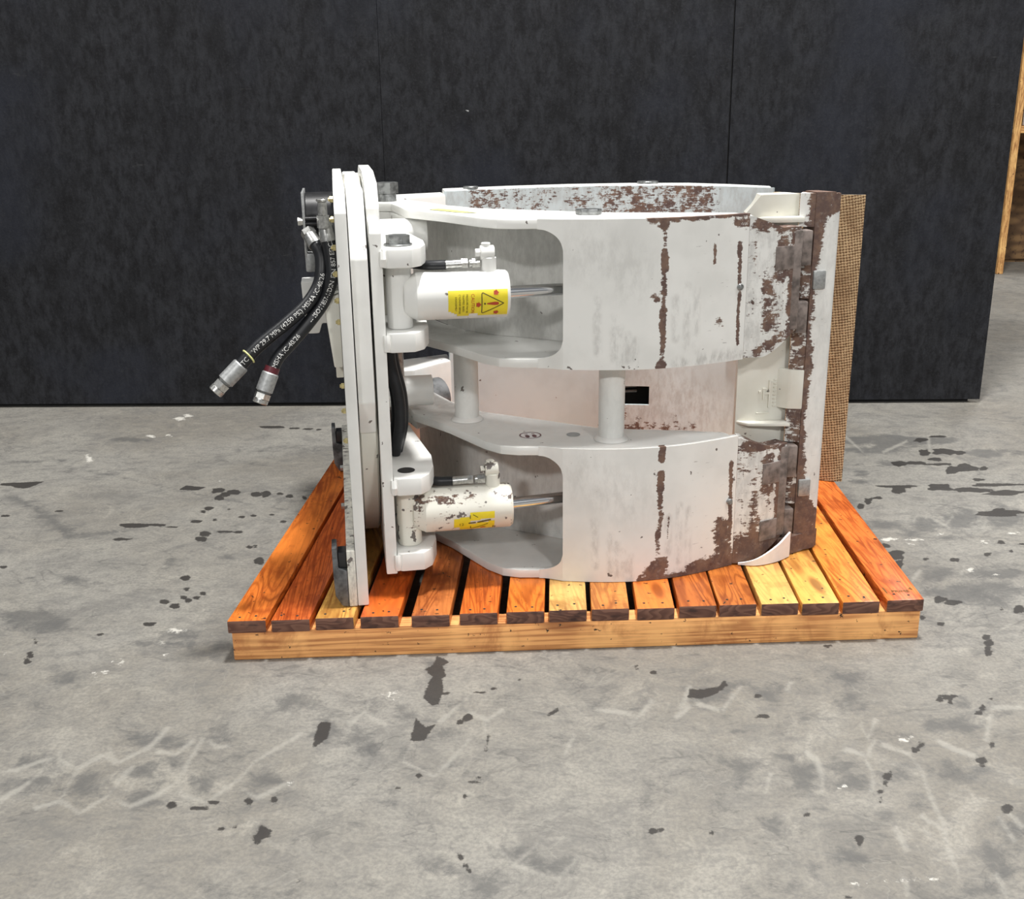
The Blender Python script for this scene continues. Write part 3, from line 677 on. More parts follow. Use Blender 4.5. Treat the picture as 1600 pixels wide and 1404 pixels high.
GRIME = [[(-770,2889),(-766,2873),(-768,2862),(-772,2859),(-778,2865),(-783,2879),(-789,2890),(-793,2906),(-791,2917),(-785,2915),(-780,2914),(-775,2900)],
[(-754,2889),(-754,2885),(-753,2879),(-758,2878),(-763,2883),(-769,2884),(-769,2890),(-768,2894),(-767,2898),(-764,2900),(-758,2900),(-756,2893)],
[(-738,2907),(-739,2904),(-740,2899),(-745,2899),(-750,2901),(-756,2903),(-755,2908),(-754,2911),(-753,2915),(-748,2913),(-745,2913),(-741,2911)],
[(-722,2904),(-718,2899),(-722,2898),(-726,2895),(-731,2896),(-734,2901),(-736,2905),(-737,2909),(-734,2912),(-730,2912),(-725,2911),(-721,2908)],
[(-698,2885),(-696,2881),(-700,2880),(-704,2879),(-709,2877),(-712,2882),(-714,2886),(-712,2889),(-711,2892),(-707,2893),(-703,2891),(-698,2889)],
[(-682,2904),(-683,2900),(-685,2897),(-690,2897),(-695,2897),(-699,2900),(-698,2905),(-698,2908),(-698,2912),(-693,2913),(-689,2910),(-685,2908)],
[(-664,2898),(-664,2893),(-666,2889),(-670,2888),(-674,2890),(-678,2893),(-681,2899),(-678,2902),(-678,2908),(-674,2909),(-669,2906),(-666,2902)],
[(-645,2893),(-644,2889),(-646,2886),(-651,2888),(-655,2887),(-659,2890),(-662,2894),(-661,2898),(-659,2902),(-654,2900),(-650,2900),(-645,2897)],
[(-625,2885),(-626,2882),(-627,2878),(-631,2879),(-636,2877),(-641,2881),(-640,2885),(-640,2889),(-639,2893),(-634,2893),(-629,2893),(-626,2888)],
[(-609,2909),(-610,2898),(-611,2890),(-615,2888),(-619,2890),(-624,2898),(-629,2910),(-627,2919),(-625,2925),(-624,2937),(-618,2934),(-612,2924)],
[(-586,2883),(-587,2870),(-585,2853),(-590,2849),(-595,2854),(-601,2868),(-603,2884),(-606,2899),(-604,2908),(-600,2907),(-597,2912),(-592,2898)],
[(-570,2894),(-570,2890),(-573,2886),(-578,2886),(-584,2887),(-587,2891),(-586,2895),(-589,2899),(-584,2900),(-581,2901),(-576,2902),(-573,2898)],
[(-551,2882),(-550,2868),(-551,2858),(-553,2848),(-559,2856),(-565,2865),(-567,2883),(-568,2897),(-569,2911),(-565,2918),(-560,2906),(-554,2901)],
[(-530,2871),(-533,2866),(-532,2859),(-537,2856),(-541,2862),(-545,2866),(-547,2872),(-548,2878),(-545,2883),(-541,2884),(-536,2884),(-534,2876)],
[(-659,2186),(-657,2181),(-658,2175),(-668,2178),(-675,2177),(-680,2182),(-682,2187),(-683,2192),(-680,2197),(-672,2196),(-666,2195),(-661,2191)],
[(-632,2164),(-628,2152),(-632,2148),(-636,2147),(-640,2144),(-646,2153),(-651,2164),(-650,2173),(-650,2184),(-645,2185),(-640,2179),(-632,2178)],
[(-598,2115),(-598,2106),(-600,2097),(-610,2099),(-619,2097),(-627,2106),(-628,2116),(-629,2124),(-630,2136),(-618,2132),(-608,2135),(-600,2125)],
[(-531,2187),(-534,2181),(-538,2177),(-543,2176),(-549,2174),(-555,2181),(-556,2188),(-555,2194),(-555,2201),(-549,2204),(-542,2200),(-538,2193)],
[(-550,2087),(-549,2083),(-551,2079),(-555,2080),(-558,2080),(-563,2082),(-566,2088),(-564,2092),(-565,2099),(-559,2098),(-554,2098),(-549,2094)],
[(-719,2095),(-720,2083),(-718,2071),(-721,2065),(-726,2062),(-733,2083),(-738,2095),(-745,2114),(-740,2117),(-738,2123),(-733,2120),(-726,2112)],
[(-1263,2804),(-1281,2797),(-1302,2791),(-1343,2790),(-1388,2794),(-1417,2803),(-1420,2811),(-1422,2819),(-1388,2821),(-1356,2820),(-1314,2821),(-1270,2814)],
[(-1245,2812),(-1245,2806),(-1250,2802),(-1259,2801),(-1269,2801),(-1277,2807),(-1286,2814),(-1279,2818),(-1276,2823),(-1268,2824),(-1258,2823),(-1246,2819)],
[(-1044,2997),(-1040,2976),(-1074,2967),(-1114,2976),(-1149,2971),(-1180,2986),(-1189,3004),(-1184,3019),(-1174,3037),(-1136,3041),(-1101,3024),(-1061,3017)],
[(-982,2010),(-980,2005),(-981,2000),(-987,1999),(-994,2001),(-999,2006),(-1005,2011),(-1003,2015),(-1001,2019),(-997,2022),(-990,2019),(-985,2015)],
[(-873,2007),(-867,1986),(-882,1981),(-894,1978),(-908,1982),(-920,1994),(-929,2008),(-945,2030),(-926,2032),(-916,2036),(-903,2033),(-891,2021)],
[(-895,1813),(-886,1793),(-894,1777),(-917,1779),(-939,1779),(-952,1801),(-965,1815),(-985,1837),(-959,1839),(-945,1844),(-926,1844),(-909,1829)],
[(-553,1751),(-567,1743),(-578,1736),(-600,1729),(-626,1739),(-663,1742),(-652,1754),(-673,1767),(-644,1773),(-613,1773),(-588,1766),(-571,1759)],
[(-506,1707),(-506,1685),(-508,1670),(-511,1653),(-523,1656),(-533,1688),(-547,1708),(-549,1734),(-545,1751),(-535,1747),(-527,1750),(-513,1739)],
[(-731,1595),(-730,1583),(-736,1575),(-747,1574),(-760,1573),(-779,1579),(-777,1596),(-782,1608),(-786,1627),(-769,1629),(-750,1626),(-738,1607)],
[(-842,1818),(-814,1782),(-849,1770),(-880,1762),(-918,1776),(-943,1799),(-967,1821),(-990,1855),(-972,1880),(-929,1877),(-890,1869),(-853,1847)],
[(-548,1720),(-548,1713),(-570,1707),(-618,1712),(-660,1711),(-704,1717),(-710,1725),(-682,1729),(-676,1738),(-626,1736),(-590,1731),(-561,1726)],
[(-1223,2754),(-1009,2639),(-846,2540),(-849,2555),(-1012,2649),(-1227,2766)],
[(-846,2543),(-661,2446),(-507,2376),(-507,2383),(-663,2457),(-848,2552)],
[(-1279,2518),(-1137,2366),(-1006,2227),(-1016,2294),(-1153,2444),(-1293,2575)],
[(-1013,2230),(-881,2266),(-891,2292),(-1026,2259)],
[(-113,1617),(-112,1594),(-123,1584),(-133,1580),(-144,1581),(-151,1600),(-158,1619),(-157,1641),(-148,1654),(-137,1650),(-126,1656),(-119,1637)],
[(-269,1427),(-272,1405),(-275,1385),(-285,1387),(-294,1385),(-306,1401),(-307,1428),(-309,1449),(-309,1474),(-298,1470),(-288,1474),(-279,1449)],
[(-324,1181),(-324,1170),(-326,1160),(-334,1161),(-341,1160),(-350,1168),(-353,1182),(-355,1195),(-351,1204),(-344,1208),(-335,1210),(-327,1195)],
[(93,1494),(105,1529),(118,1557),(115,1562),(102,1534),(90,1498)],
[(-154,1474),(-158,1460),(-164,1450),(-173,1449),(-180,1455),(-190,1460),(-193,1475),(-193,1490),(-187,1501),(-178,1503),(-167,1504),(-162,1487)],
[(-205,1496),(-214,1485),(-214,1468),(-228,1475),(-240,1469),(-246,1485),(-247,1498),(-252,1513),(-248,1527),(-235,1529),(-221,1527),(-209,1515)],
[(-88,1414),(-86,1407),(-95,1404),(-103,1399),(-113,1402),(-123,1407),(-126,1415),(-127,1423),(-116,1428),(-104,1430),(-93,1426),(-89,1419)],
[(-37,1392),(-43,1386),(-47,1381),(-51,1375),(-57,1380),(-64,1384),(-61,1393),(-62,1400),(-60,1409),(-52,1405),(-46,1407),(-38,1403)],
[(-159,1367),(-157,1361),(-161,1357),(-167,1357),(-172,1357),(-177,1361),(-175,1367),(-175,1372),(-174,1377),(-169,1379),(-164,1375),(-159,1372)],
[(-165,1275),(-162,1270),(-168,1268),(-174,1268),(-180,1268),(-183,1272),(-187,1275),(-187,1280),(-183,1283),(-175,1282),(-170,1281),(-166,1278)],
[(22,1142),(15,1133),(5,1126),(-7,1124),(-22,1124),(-28,1134),(-30,1143),(-33,1155),(-22,1163),(-7,1160),(3,1156),(21,1154)],
[(76,1111),(71,1101),(57,1096),(42,1090),(27,1096),(19,1104),(19,1112),(17,1121),(26,1129),(43,1128),(64,1132),(73,1121)],
[(-72,1117),(-71,1108),(-81,1103),(-95,1102),(-108,1104),(-118,1110),(-120,1118),(-123,1127),(-108,1129),(-97,1135),(-85,1130),(-70,1126)],
[(-14,1081),(-10,1068),(-22,1059),(-38,1055),(-53,1063),(-64,1071),(-64,1082),(-70,1096),(-57,1107),(-39,1101),(-25,1101),(-14,1093)],
[(-215,1408),(-220,1397),(-226,1388),(-237,1389),(-248,1387),(-259,1396),(-261,1409),(-254,1418),(-252,1429),(-242,1431),(-233,1424),(-220,1422)],
[(-199,1382),(-200,1372),(-203,1362),(-214,1361),(-225,1363),(-236,1370),(-236,1383),(-235,1393),(-227,1398),(-219,1404),(-209,1401),(-200,1394)],
[(-539,1410),(-542,1399),(-549,1391),(-561,1388),(-575,1391),(-597,1394),(-602,1412),(-599,1425),(-597,1441),(-578,1441),(-562,1431),(-540,1427)],
[(-496,1409),(-483,1393),(-502,1391),(-513,1388),(-526,1390),(-544,1395),(-551,1410),(-550,1424),(-537,1429),(-526,1433),(-511,1435),(-503,1419)],
[(-429,1427),(-427,1410),(-434,1397),(-448,1398),(-462,1402),(-477,1410),(-475,1428),(-478,1441),(-471,1448),(-462,1450),(-449,1456),(-442,1438)],
[(-680,1352),(-682,1342),(-684,1331),(-702,1331),(-720,1333),(-737,1341),(-734,1354),(-739,1364),(-734,1372),(-720,1373),(-704,1374),(-686,1366)],
[(-643,1308),(-637,1293),(-651,1285),(-670,1288),(-688,1288),(-707,1296),(-717,1310),(-713,1322),(-704,1330),(-690,1334),(-672,1328),(-649,1323)],
[(-584,1292),(-569,1270),(-577,1258),(-592,1261),(-606,1257),(-622,1273),(-638,1293),(-644,1318),(-634,1330),(-622,1338),(-602,1335),(-589,1309)],
[(-500,1320),(-497,1306),(-505,1294),(-524,1295),(-539,1301),(-551,1311),(-562,1322),(-558,1333),(-557,1347),(-540,1346),(-523,1347),(-512,1332)],
[(-504,1269),(-495,1256),(-506,1249),(-520,1251),(-534,1251),(-545,1260),(-553,1270),(-554,1282),(-544,1287),(-535,1296),(-518,1293),(-505,1282)],
[(-423,1299),(-423,1287),(-423,1272),(-437,1270),(-453,1274),(-462,1288),(-474,1301),(-474,1315),(-465,1324),(-453,1328),(-439,1324),(-424,1315)],
[(-332,1305),(-327,1287),(-347,1285),(-357,1278),(-374,1276),(-387,1291),(-391,1306),(-397,1324),(-378,1325),(-370,1337),(-353,1332),(-339,1320)],
[(-385,1358),(-382,1348),(-391,1345),(-399,1342),(-408,1345),(-421,1348),(-424,1358),(-422,1367),(-418,1376),(-406,1374),(-396,1373),(-389,1365)],
[(-309,1517),(-311,1499),(-327,1487),(-353,1495),(-377,1487),(-384,1507),(-401,1519),(-400,1535),(-379,1540),(-363,1547),(-337,1551),(-319,1534)],
[(-720,1306),(-713,1294),(-716,1290),(-718,1284),(-725,1290),(-731,1299),(-740,1307),(-739,1315),(-740,1323),(-738,1329),(-731,1321),(-724,1317)],
[(-471,1351),(-474,1343),(-486,1338),(-499,1334),(-517,1335),(-529,1344),(-535,1353),(-531,1361),(-524,1367),(-511,1373),(-491,1371),(-487,1358)],
[(-368,1088),(-367,1081),(-367,1073),(-377,1076),(-383,1077),(-392,1080),(-391,1088),(-399,1098),(-391,1101),(-385,1106),(-375,1104),(-371,1095)],
[(-348,1071),(-350,1067),(-355,1065),(-360,1065),(-367,1064),(-372,1067),(-372,1072),(-376,1077),(-369,1078),(-364,1079),(-358,1077),(-353,1075)],
[(-257,1069),(-266,1065),(-282,1064),(-298,1063),(-318,1063),(-327,1067),(-341,1071),(-326,1074),(-324,1079),(-301,1079),(-279,1078),(-270,1074)],
[(-177,1085),(-177,1084),(-181,1082),(-192,1083),(-201,1083),(-213,1084),(-216,1085),(-214,1087),(-205,1088),(-193,1087),(-180,1087),(-172,1086)],
[(-259,1444),(-241,1488),(-236,1521),(-240,1524),(-244,1492),(-262,1448)],
[(122,1472),(160,1554),(158,1558),(119,1476)],
[(192,1465),(229,1556),(226,1559),(190,1467)],
[(-110,1271),(-106,1306),(-85,1359),(-87,1362),(-110,1309),(-113,1272)],
[(172,1217),(188,1290),(184,1290),(170,1218)],
[(-79,1178),(-83,1153),(-81,1151),(-76,1177)],
[(-45,1312),(-52,1251),(-50,1250),(-42,1310)],
[(-243,1081),(-196,1086),(-196,1090),(-243,1085)],
[(-177,1251),(-137,1204),(-136,1207),(-175,1256)],
[(279,1250),(334,1250),(406,1252),(498,1251),(500,1256),(407,1256),(335,1255),(280,1255)],
[(361,1536),(319,1470),(321,1465),(363,1533)],
[(341,1253),(358,1300),(356,1301),(338,1254)],
[(419,1252),(438,1320),(434,1320),(417,1252)],
[(487,1255),(508,1319),(502,1348),(499,1345),(504,1318),(485,1255)],
[(567,1275),(576,1335),(551,1359),(549,1355),(573,1332),(564,1274)],
[(330,1410),(363,1406),(364,1411),(331,1416)],
[(272,1375),(309,1357),(311,1363),(274,1382)],
[(287,1108),(275,1060),(278,1060),(289,1108)],
[(226,1081),(224,1052),(226,1052),(228,1081)],
[(337,1095),(334,1071),(336,1071),(339,1095)],
[(321,1182),(316,1150),(319,1151),(323,1182)],
[(292,1555),(444,1540),(446,1546),(294,1561)],
[(526,1519),(460,1542),(457,1536),(524,1513)],
[(727,1448),(789,1445),(792,1452),(730,1453)],
[(286,1558),(370,1552),(326,1481),(279,1495)],
[(379,1545),(445,1543),(421,1478),(378,1506)],
[(685,1325),(678,1319),(673,1310),(666,1312),(661,1313),(662,1320),(659,1326),(664,1334),(671,1337),(676,1335),(680,1335),(683,1332)],
[(445,1121),(436,1111),(426,1102),(413,1103),(407,1111),(399,1114),(392,1122),(398,1132),(410,1142),(424,1141),(436,1138),(443,1131)],
[(386,1107),(381,1103),(375,1102),(371,1099),(368,1102),(365,1103),(363,1108),(367,1112),(371,1115),(375,1114),(380,1115),(384,1112)],
[(404,1352),(401,1330),(390,1332),(384,1327),(380,1332),(369,1331),(376,1353),(381,1371),(391,1389),(395,1373),(409,1390),(405,1367)],
[(411,1417),(407,1410),(403,1401),(398,1404),(395,1406),(393,1411),(392,1418),(396,1426),(401,1429),(405,1432),(410,1433),(410,1425)],
[(579,1568),(578,1556),(562,1550),(547,1547),(538,1555),(522,1558),(522,1570),(534,1580),(549,1581),(558,1582),(575,1589),(586,1581)],
[(555,1498),(543,1475),(531,1457),(524,1467),(511,1456),(502,1468),(520,1499),(524,1525),(538,1552),(549,1549),(554,1536),(554,1518)],
[(492,1444),(491,1437),(480,1433),(468,1435),(456,1434),(447,1439),(453,1445),(451,1451),(463,1453),(473,1452),(479,1450),(493,1450)],
[(510,1207),(505,1204),(503,1202),(500,1200),(497,1201),(493,1202),(497,1207),(497,1212),(501,1215),(505,1214),(510,1217),(510,1211)],
[(557,1226),(555,1222),(551,1220),(547,1221),(541,1218),(539,1222),(541,1227),(544,1231),(548,1234),(552,1233),(554,1231),(558,1230)],
[(494,1198),(490,1196),(488,1191),(485,1193),(480,1191),(479,1194),(481,1198),(483,1201),(485,1205),(489,1206),(493,1204),(493,1201)],
[(605,1397),(604,1389),(592,1384),(579,1383),(572,1388),(558,1390),(558,1398),(567,1405),(580,1405),(588,1407),(601,1410),(604,1403)],
[(720,1419),(702,1401),(680,1387),(660,1397),(637,1392),(621,1402),(619,1421),(631,1443),(661,1445),(682,1452),(714,1459),(700,1431)],
[(722,1487),(720,1480),(714,1469),(707,1473),(698,1470),(694,1477),(697,1488),(707,1494),(712,1505),(721,1508),(729,1505),(733,1498)],
[(497,1276),(486,1261),(473,1246),(456,1250),(449,1259),(440,1265),(430,1277),(446,1289),(457,1301),(475,1310),(489,1304),(499,1293)],
[(570,1298),(564,1282),(548,1279),(536,1276),(526,1278),(513,1283),(517,1299),(531,1310),(539,1329),(552,1320),(567,1324),(565,1309)],
[(429,1293),(419,1279),(411,1249),(397,1261),(380,1253),(380,1275),(385,1294),(385,1319),(403,1324),(416,1332),(431,1332),(443,1320)],
[(502,1321),(487,1313),(481,1300),(465,1290),(451,1294),(451,1310),(457,1322),(459,1334),(468,1350),(481,1341),(501,1351),(497,1333)],
[(374,1176),(370,1168),(354,1166),(342,1163),(328,1163),(325,1171),(320,1177),(322,1185),(332,1194),(348,1188),(358,1186),(371,1184)],
[(353,1195),(349,1190),(343,1184),(332,1188),(322,1187),(317,1191),(320,1196),(319,1201),(327,1204),(336,1204),(348,1206),(358,1202)],
[(359,1316),(338,1301),(327,1285),(309,1269),(302,1293),(296,1303),(298,1318),(287,1346),(310,1354),(327,1355),(336,1343),(361,1343)],
[(669,1298),(652,1282),(633,1267),(611,1272),(598,1278),(593,1289),(593,1300),(602,1311),(615,1323),(630,1318),(642,1316),(672,1317)],
[(430,1222),(427,1219),(413,1218),(403,1218),(391,1218),(379,1220),(386,1223),(385,1226),(393,1227),(405,1228),(415,1226),(417,1224)],
[(644,1210),(665,1179),(643,1130),(624,1133),(617,1175)],
[(606,1157),(632,1114),(609,1069),(581,1086),(576,1123)],
[(549,1082),(578,1086),(588,1058),(587,1045),(529,1046)],
[(606,1157),(617,1135),(599,1102),(582,1094),(576,1123)],
[(655,1222),(676,1202),(665,1179),(660,1193)],
[(636,1122),(644,1122),(625,1081),(620,1085)],
[(1203,2892),(1164,2867),(1122,2838),(1043,2838),(968,2846),(914,2871),(955,2904),(940,2939),(1016,2950),(1083,2956),(1129,2935),(1195,2923)],
[(1089,2807),(1121,2773),(1050,2774),(1007,2761),(943,2758),(906,2784),(905,2815),(948,2838),(998,2843),(1045,2875),(1080,2847),(1145,2837)],
[(1281,2879),(1269,2859),(1237,2842),(1195,2841),(1146,2840),(1128,2863),(1153,2885),(1148,2909),(1192,2912),(1231,2935),(1254,2911),(1282,2900)],
[(1366,2759),(1343,2742),(1322,2716),(1278,2717),(1254,2733),(1233,2746),(1223,2766),(1246,2786),(1276,2803),(1312,2796),(1350,2798),(1371,2781)],
[(902,2545),(890,2538),(883,2529),(870,2534),(860,2535),(856,2540),(846,2547),(861,2552),(868,2558),(878,2560),(892,2561),(899,2554)],
[(919,2604),(917,2589),(907,2572),(898,2582),(891,2584),(876,2586),(892,2605),(896,2617),(904,2627),(917,2643),(922,2630),(927,2620)],
[(1056,2677),(1056,2655),(1018,2659),(999,2654),(974,2653),(952,2663),(972,2681),(971,2698),(991,2712),(1015,2702),(1039,2705),(1042,2690)],
[(1071,2158),(1017,2157),(1000,2155),(966,2153),(933,2157),(891,2160),(900,2165),(874,2171),(929,2172),(973,2169),(1005,2167),(1044,2164)],
[(881,2236),(871,2219),(850,2207),(828,2209),(801,2204),(802,2225),(800,2239),(800,2260),(825,2272),(848,2267),(873,2270),(885,2255)],
[(913,2192),(909,2179),(896,2165),(876,2170),(861,2173),(848,2180),(861,2194),(863,2205),(872,2226),(892,2214),(917,2221),(908,2201)],
[(911,1982),(907,1965),(882,1957),(855,1942),(823,1945),(829,1970),(837,1985),(824,2009),(855,2022),(884,2017),(897,2004),(904,1994)],
[(1044,1973),(1028,1951),(992,1941),(961,1943),(936,1948),(917,1959),(919,1977),(924,1999),(959,2010),(990,2009),(1014,2003),(1048,1996)],
[(1027,1885),(956,1863),(931,1825),(867,1828),(832,1848),(813,1869),(767,1894),(831,1916),(869,1931),(911,1932),(991,1955),(993,1916)],
[(760,1672),(763,1669),(755,1666),(741,1666),(731,1668),(711,1669),(713,1674),(724,1677),(733,1679),(745,1679),(754,1677),(771,1676)],
[(815,1643),(813,1631),(802,1620),(794,1626),(787,1628),(783,1634),(785,1644),(794,1651),(801,1661),(809,1661),(814,1657),(826,1657)],
[(1184,2279),(1154,2235),(1124,2226),(1089,2187),(1078,2212),(1052,2227),(1080,2283),(1112,2319),(1143,2377),(1172,2373),(1186,2352),(1209,2334)],
[(1052,2248),(1033,2220),(1013,2205),(986,2176),(976,2196),(976,2222),(988,2250),(988,2296),(1020,2306),(1053,2340),(1080,2334),(1082,2294)],
[(971,2257),(971,2219),(943,2205),(919,2194),(897,2197),(906,2234),(912,2259),(915,2296),(943,2301),(958,2296),(968,2291),(988,2286)],
[(1396,2754),(1394,2736),(1379,2739),(1368,2731),(1355,2728),(1353,2741),(1355,2755),(1366,2770),(1380,2785),(1395,2788),(1406,2783),(1405,2768)],
[(812,2246),(863,2208),(911,2174),(919,2193),(873,2231),(820,2268)],
[(905,2157),(1048,2158),(1058,2181),(912,2177)]]
DUST = [[(-715,1261),(-698,1291),(-687,1323),(-685,1364),(-691,1370),(-693,1329),(-705,1300),(-723,1271)],
[(-660,1241),(-631,1260),(-634,1292),(-632,1335),(-611,1367),(-585,1345),(-585,1356),(-616,1379),(-641,1346),(-640,1296),(-638,1268),(-665,1250)],
[(-634,1259),(-594,1230),(-567,1267),(-562,1308),(-556,1341),(-562,1348),(-572,1317),(-575,1277),(-598,1239),(-634,1269)],
[(-582,1346),(-546,1388),(-533,1445),(-542,1456),(-554,1400),(-588,1355)],
[(-635,1342),(-655,1352),(-675,1366),(-678,1384),(-685,1388),(-679,1361),(-654,1342),(-634,1329)],
[(-555,1258),(-530,1242),(-501,1266),(-479,1302),(-478,1328),(-474,1413),(-480,1418),(-487,1335),(-484,1309),(-508,1276),(-534,1252),(-556,1266)],
[(-538,1375),(-505,1366),(-485,1404),(-493,1416),(-509,1376),(-541,1390)],
[(-486,1304),(-467,1265),(-425,1250),(-392,1304),(-381,1347),(-324,1417),(-331,1430),(-386,1355),(-399,1313),(-430,1259),(-465,1275),(-480,1307)],
[(-391,1285),(-359,1256),(-323,1292),(-328,1302),(-362,1269),(-390,1292)],
[(-747,1328),(-722,1331),(-688,1362),(-694,1372),(-731,1344),(-752,1337)],
[(-470,1406),(-450,1384),(-430,1387),(-433,1396),(-451,1394),(-468,1413)],
[(-617,1393),(-590,1353),(-586,1359),(-614,1399)],
[(-257,1440),(-235,1479),(-232,1513),(-240,1519),(-242,1488),(-264,1452)],
[(-239,1471),(-205,1440),(-196,1415),(-203,1394),(-198,1388),(-190,1414),(-201,1450),(-237,1483)],
[(-157,1393),(-169,1343),(-117,1303),(-83,1362),(-66,1402),(-70,1409),(-89,1370),(-118,1312),(-165,1349),(-153,1388)],
[(-75,1473),(-49,1450),(-52,1412),(-45,1410),(-43,1456),(-72,1485)],
[(-44,1449),(-18,1479),(-21,1489),(-47,1457)],
[(-117,1444),(-73,1521),(-77,1529),(-122,1454)],
[(180,1431),(222,1498),(218,1509),(176,1439)],
[(124,1475),(183,1459),(186,1473),(125,1486)],
[(-45,1174),(-5,1113),(28,1155),(25,1161),(-4,1122),(-42,1180)],
[(-5,1113),(49,1085),(80,1130),(77,1134),(49,1092),(-3,1121)],
[(73,1349),(93,1411),(87,1416),(67,1353)],
[(359,1308),(349,1280),(340,1255),(348,1253),(355,1278),(367,1303)],
[(421,1355),(432,1327),(430,1298),(418,1252),(423,1252),(440,1299),(442,1336),(430,1366)],
[(479,1356),(503,1341),(504,1306),(495,1276),(485,1251),(491,1250),(502,1276),(511,1309),(511,1352),(487,1373)],
[(538,1390),(521,1367),(509,1343),(515,1338),(527,1360),(542,1383)],
[(538,1367),(572,1340),(574,1304),(564,1246),(558,1184),(544,1135),(539,1081),(546,1084),(553,1138),(566,1187),(572,1251),(581,1308),(579,1350),(547,1382)],
[(735,1452),(697,1378),(704,1375),(743,1449)],
[(623,1379),(643,1347),(667,1332),(673,1342),(653,1362),(630,1390)],
[(284,1554),(252,1458),(258,1454),(292,1548)],
[(371,1553),(322,1476),(327,1466),(374,1544)],
[(284,1487),(319,1466),(324,1482),(289,1503)],
[(474,1095),(463,1048),(471,1050),(480,1097)],
[(636,1199),(636,1145),(643,1150),(645,1206)],
[(652,1219),(658,1170),(668,1179),(658,1225)],
[(536,1201),(553,1173),(559,1180),(543,1209)],
[(249,1445),(280,1482),(276,1495),(246,1455)],
[(526,1428),(526,1381),(561,1438),(555,1445),(528,1393),(534,1432)],
[(584,1088),(580,1043),(589,1047),(592,1092)],
[(453,1565),(437,1529),(444,1522),(461,1557)],
[(744,1461),(796,1460),(803,1477),(751,1478)],
[(492,1180),(492,1131),(500,1136),(500,1185)],
[(916,2260),(946,2308),(945,2317),(914,2270)],
[(962,2267),(976,2230),(1020,2292),(1020,2302),(982,2247),(972,2283)],
[(1198,2934),(1136,2755),(1146,2758),(1208,2936)],
[(785,1923),(835,1995),(833,2004),(784,1930)],
[(905,1966),(932,2013),(930,2017),(902,1971)],
[(957,2936),(963,2775),(970,2788),(970,2957)],
[(1016,2768),(1121,2869),(1127,2896),(1020,2791)],
[(1051,2208),(1089,2266),(1087,2275),(1050,2217)],
[(864,1715),(904,1744),(906,1753),(866,1725)]]
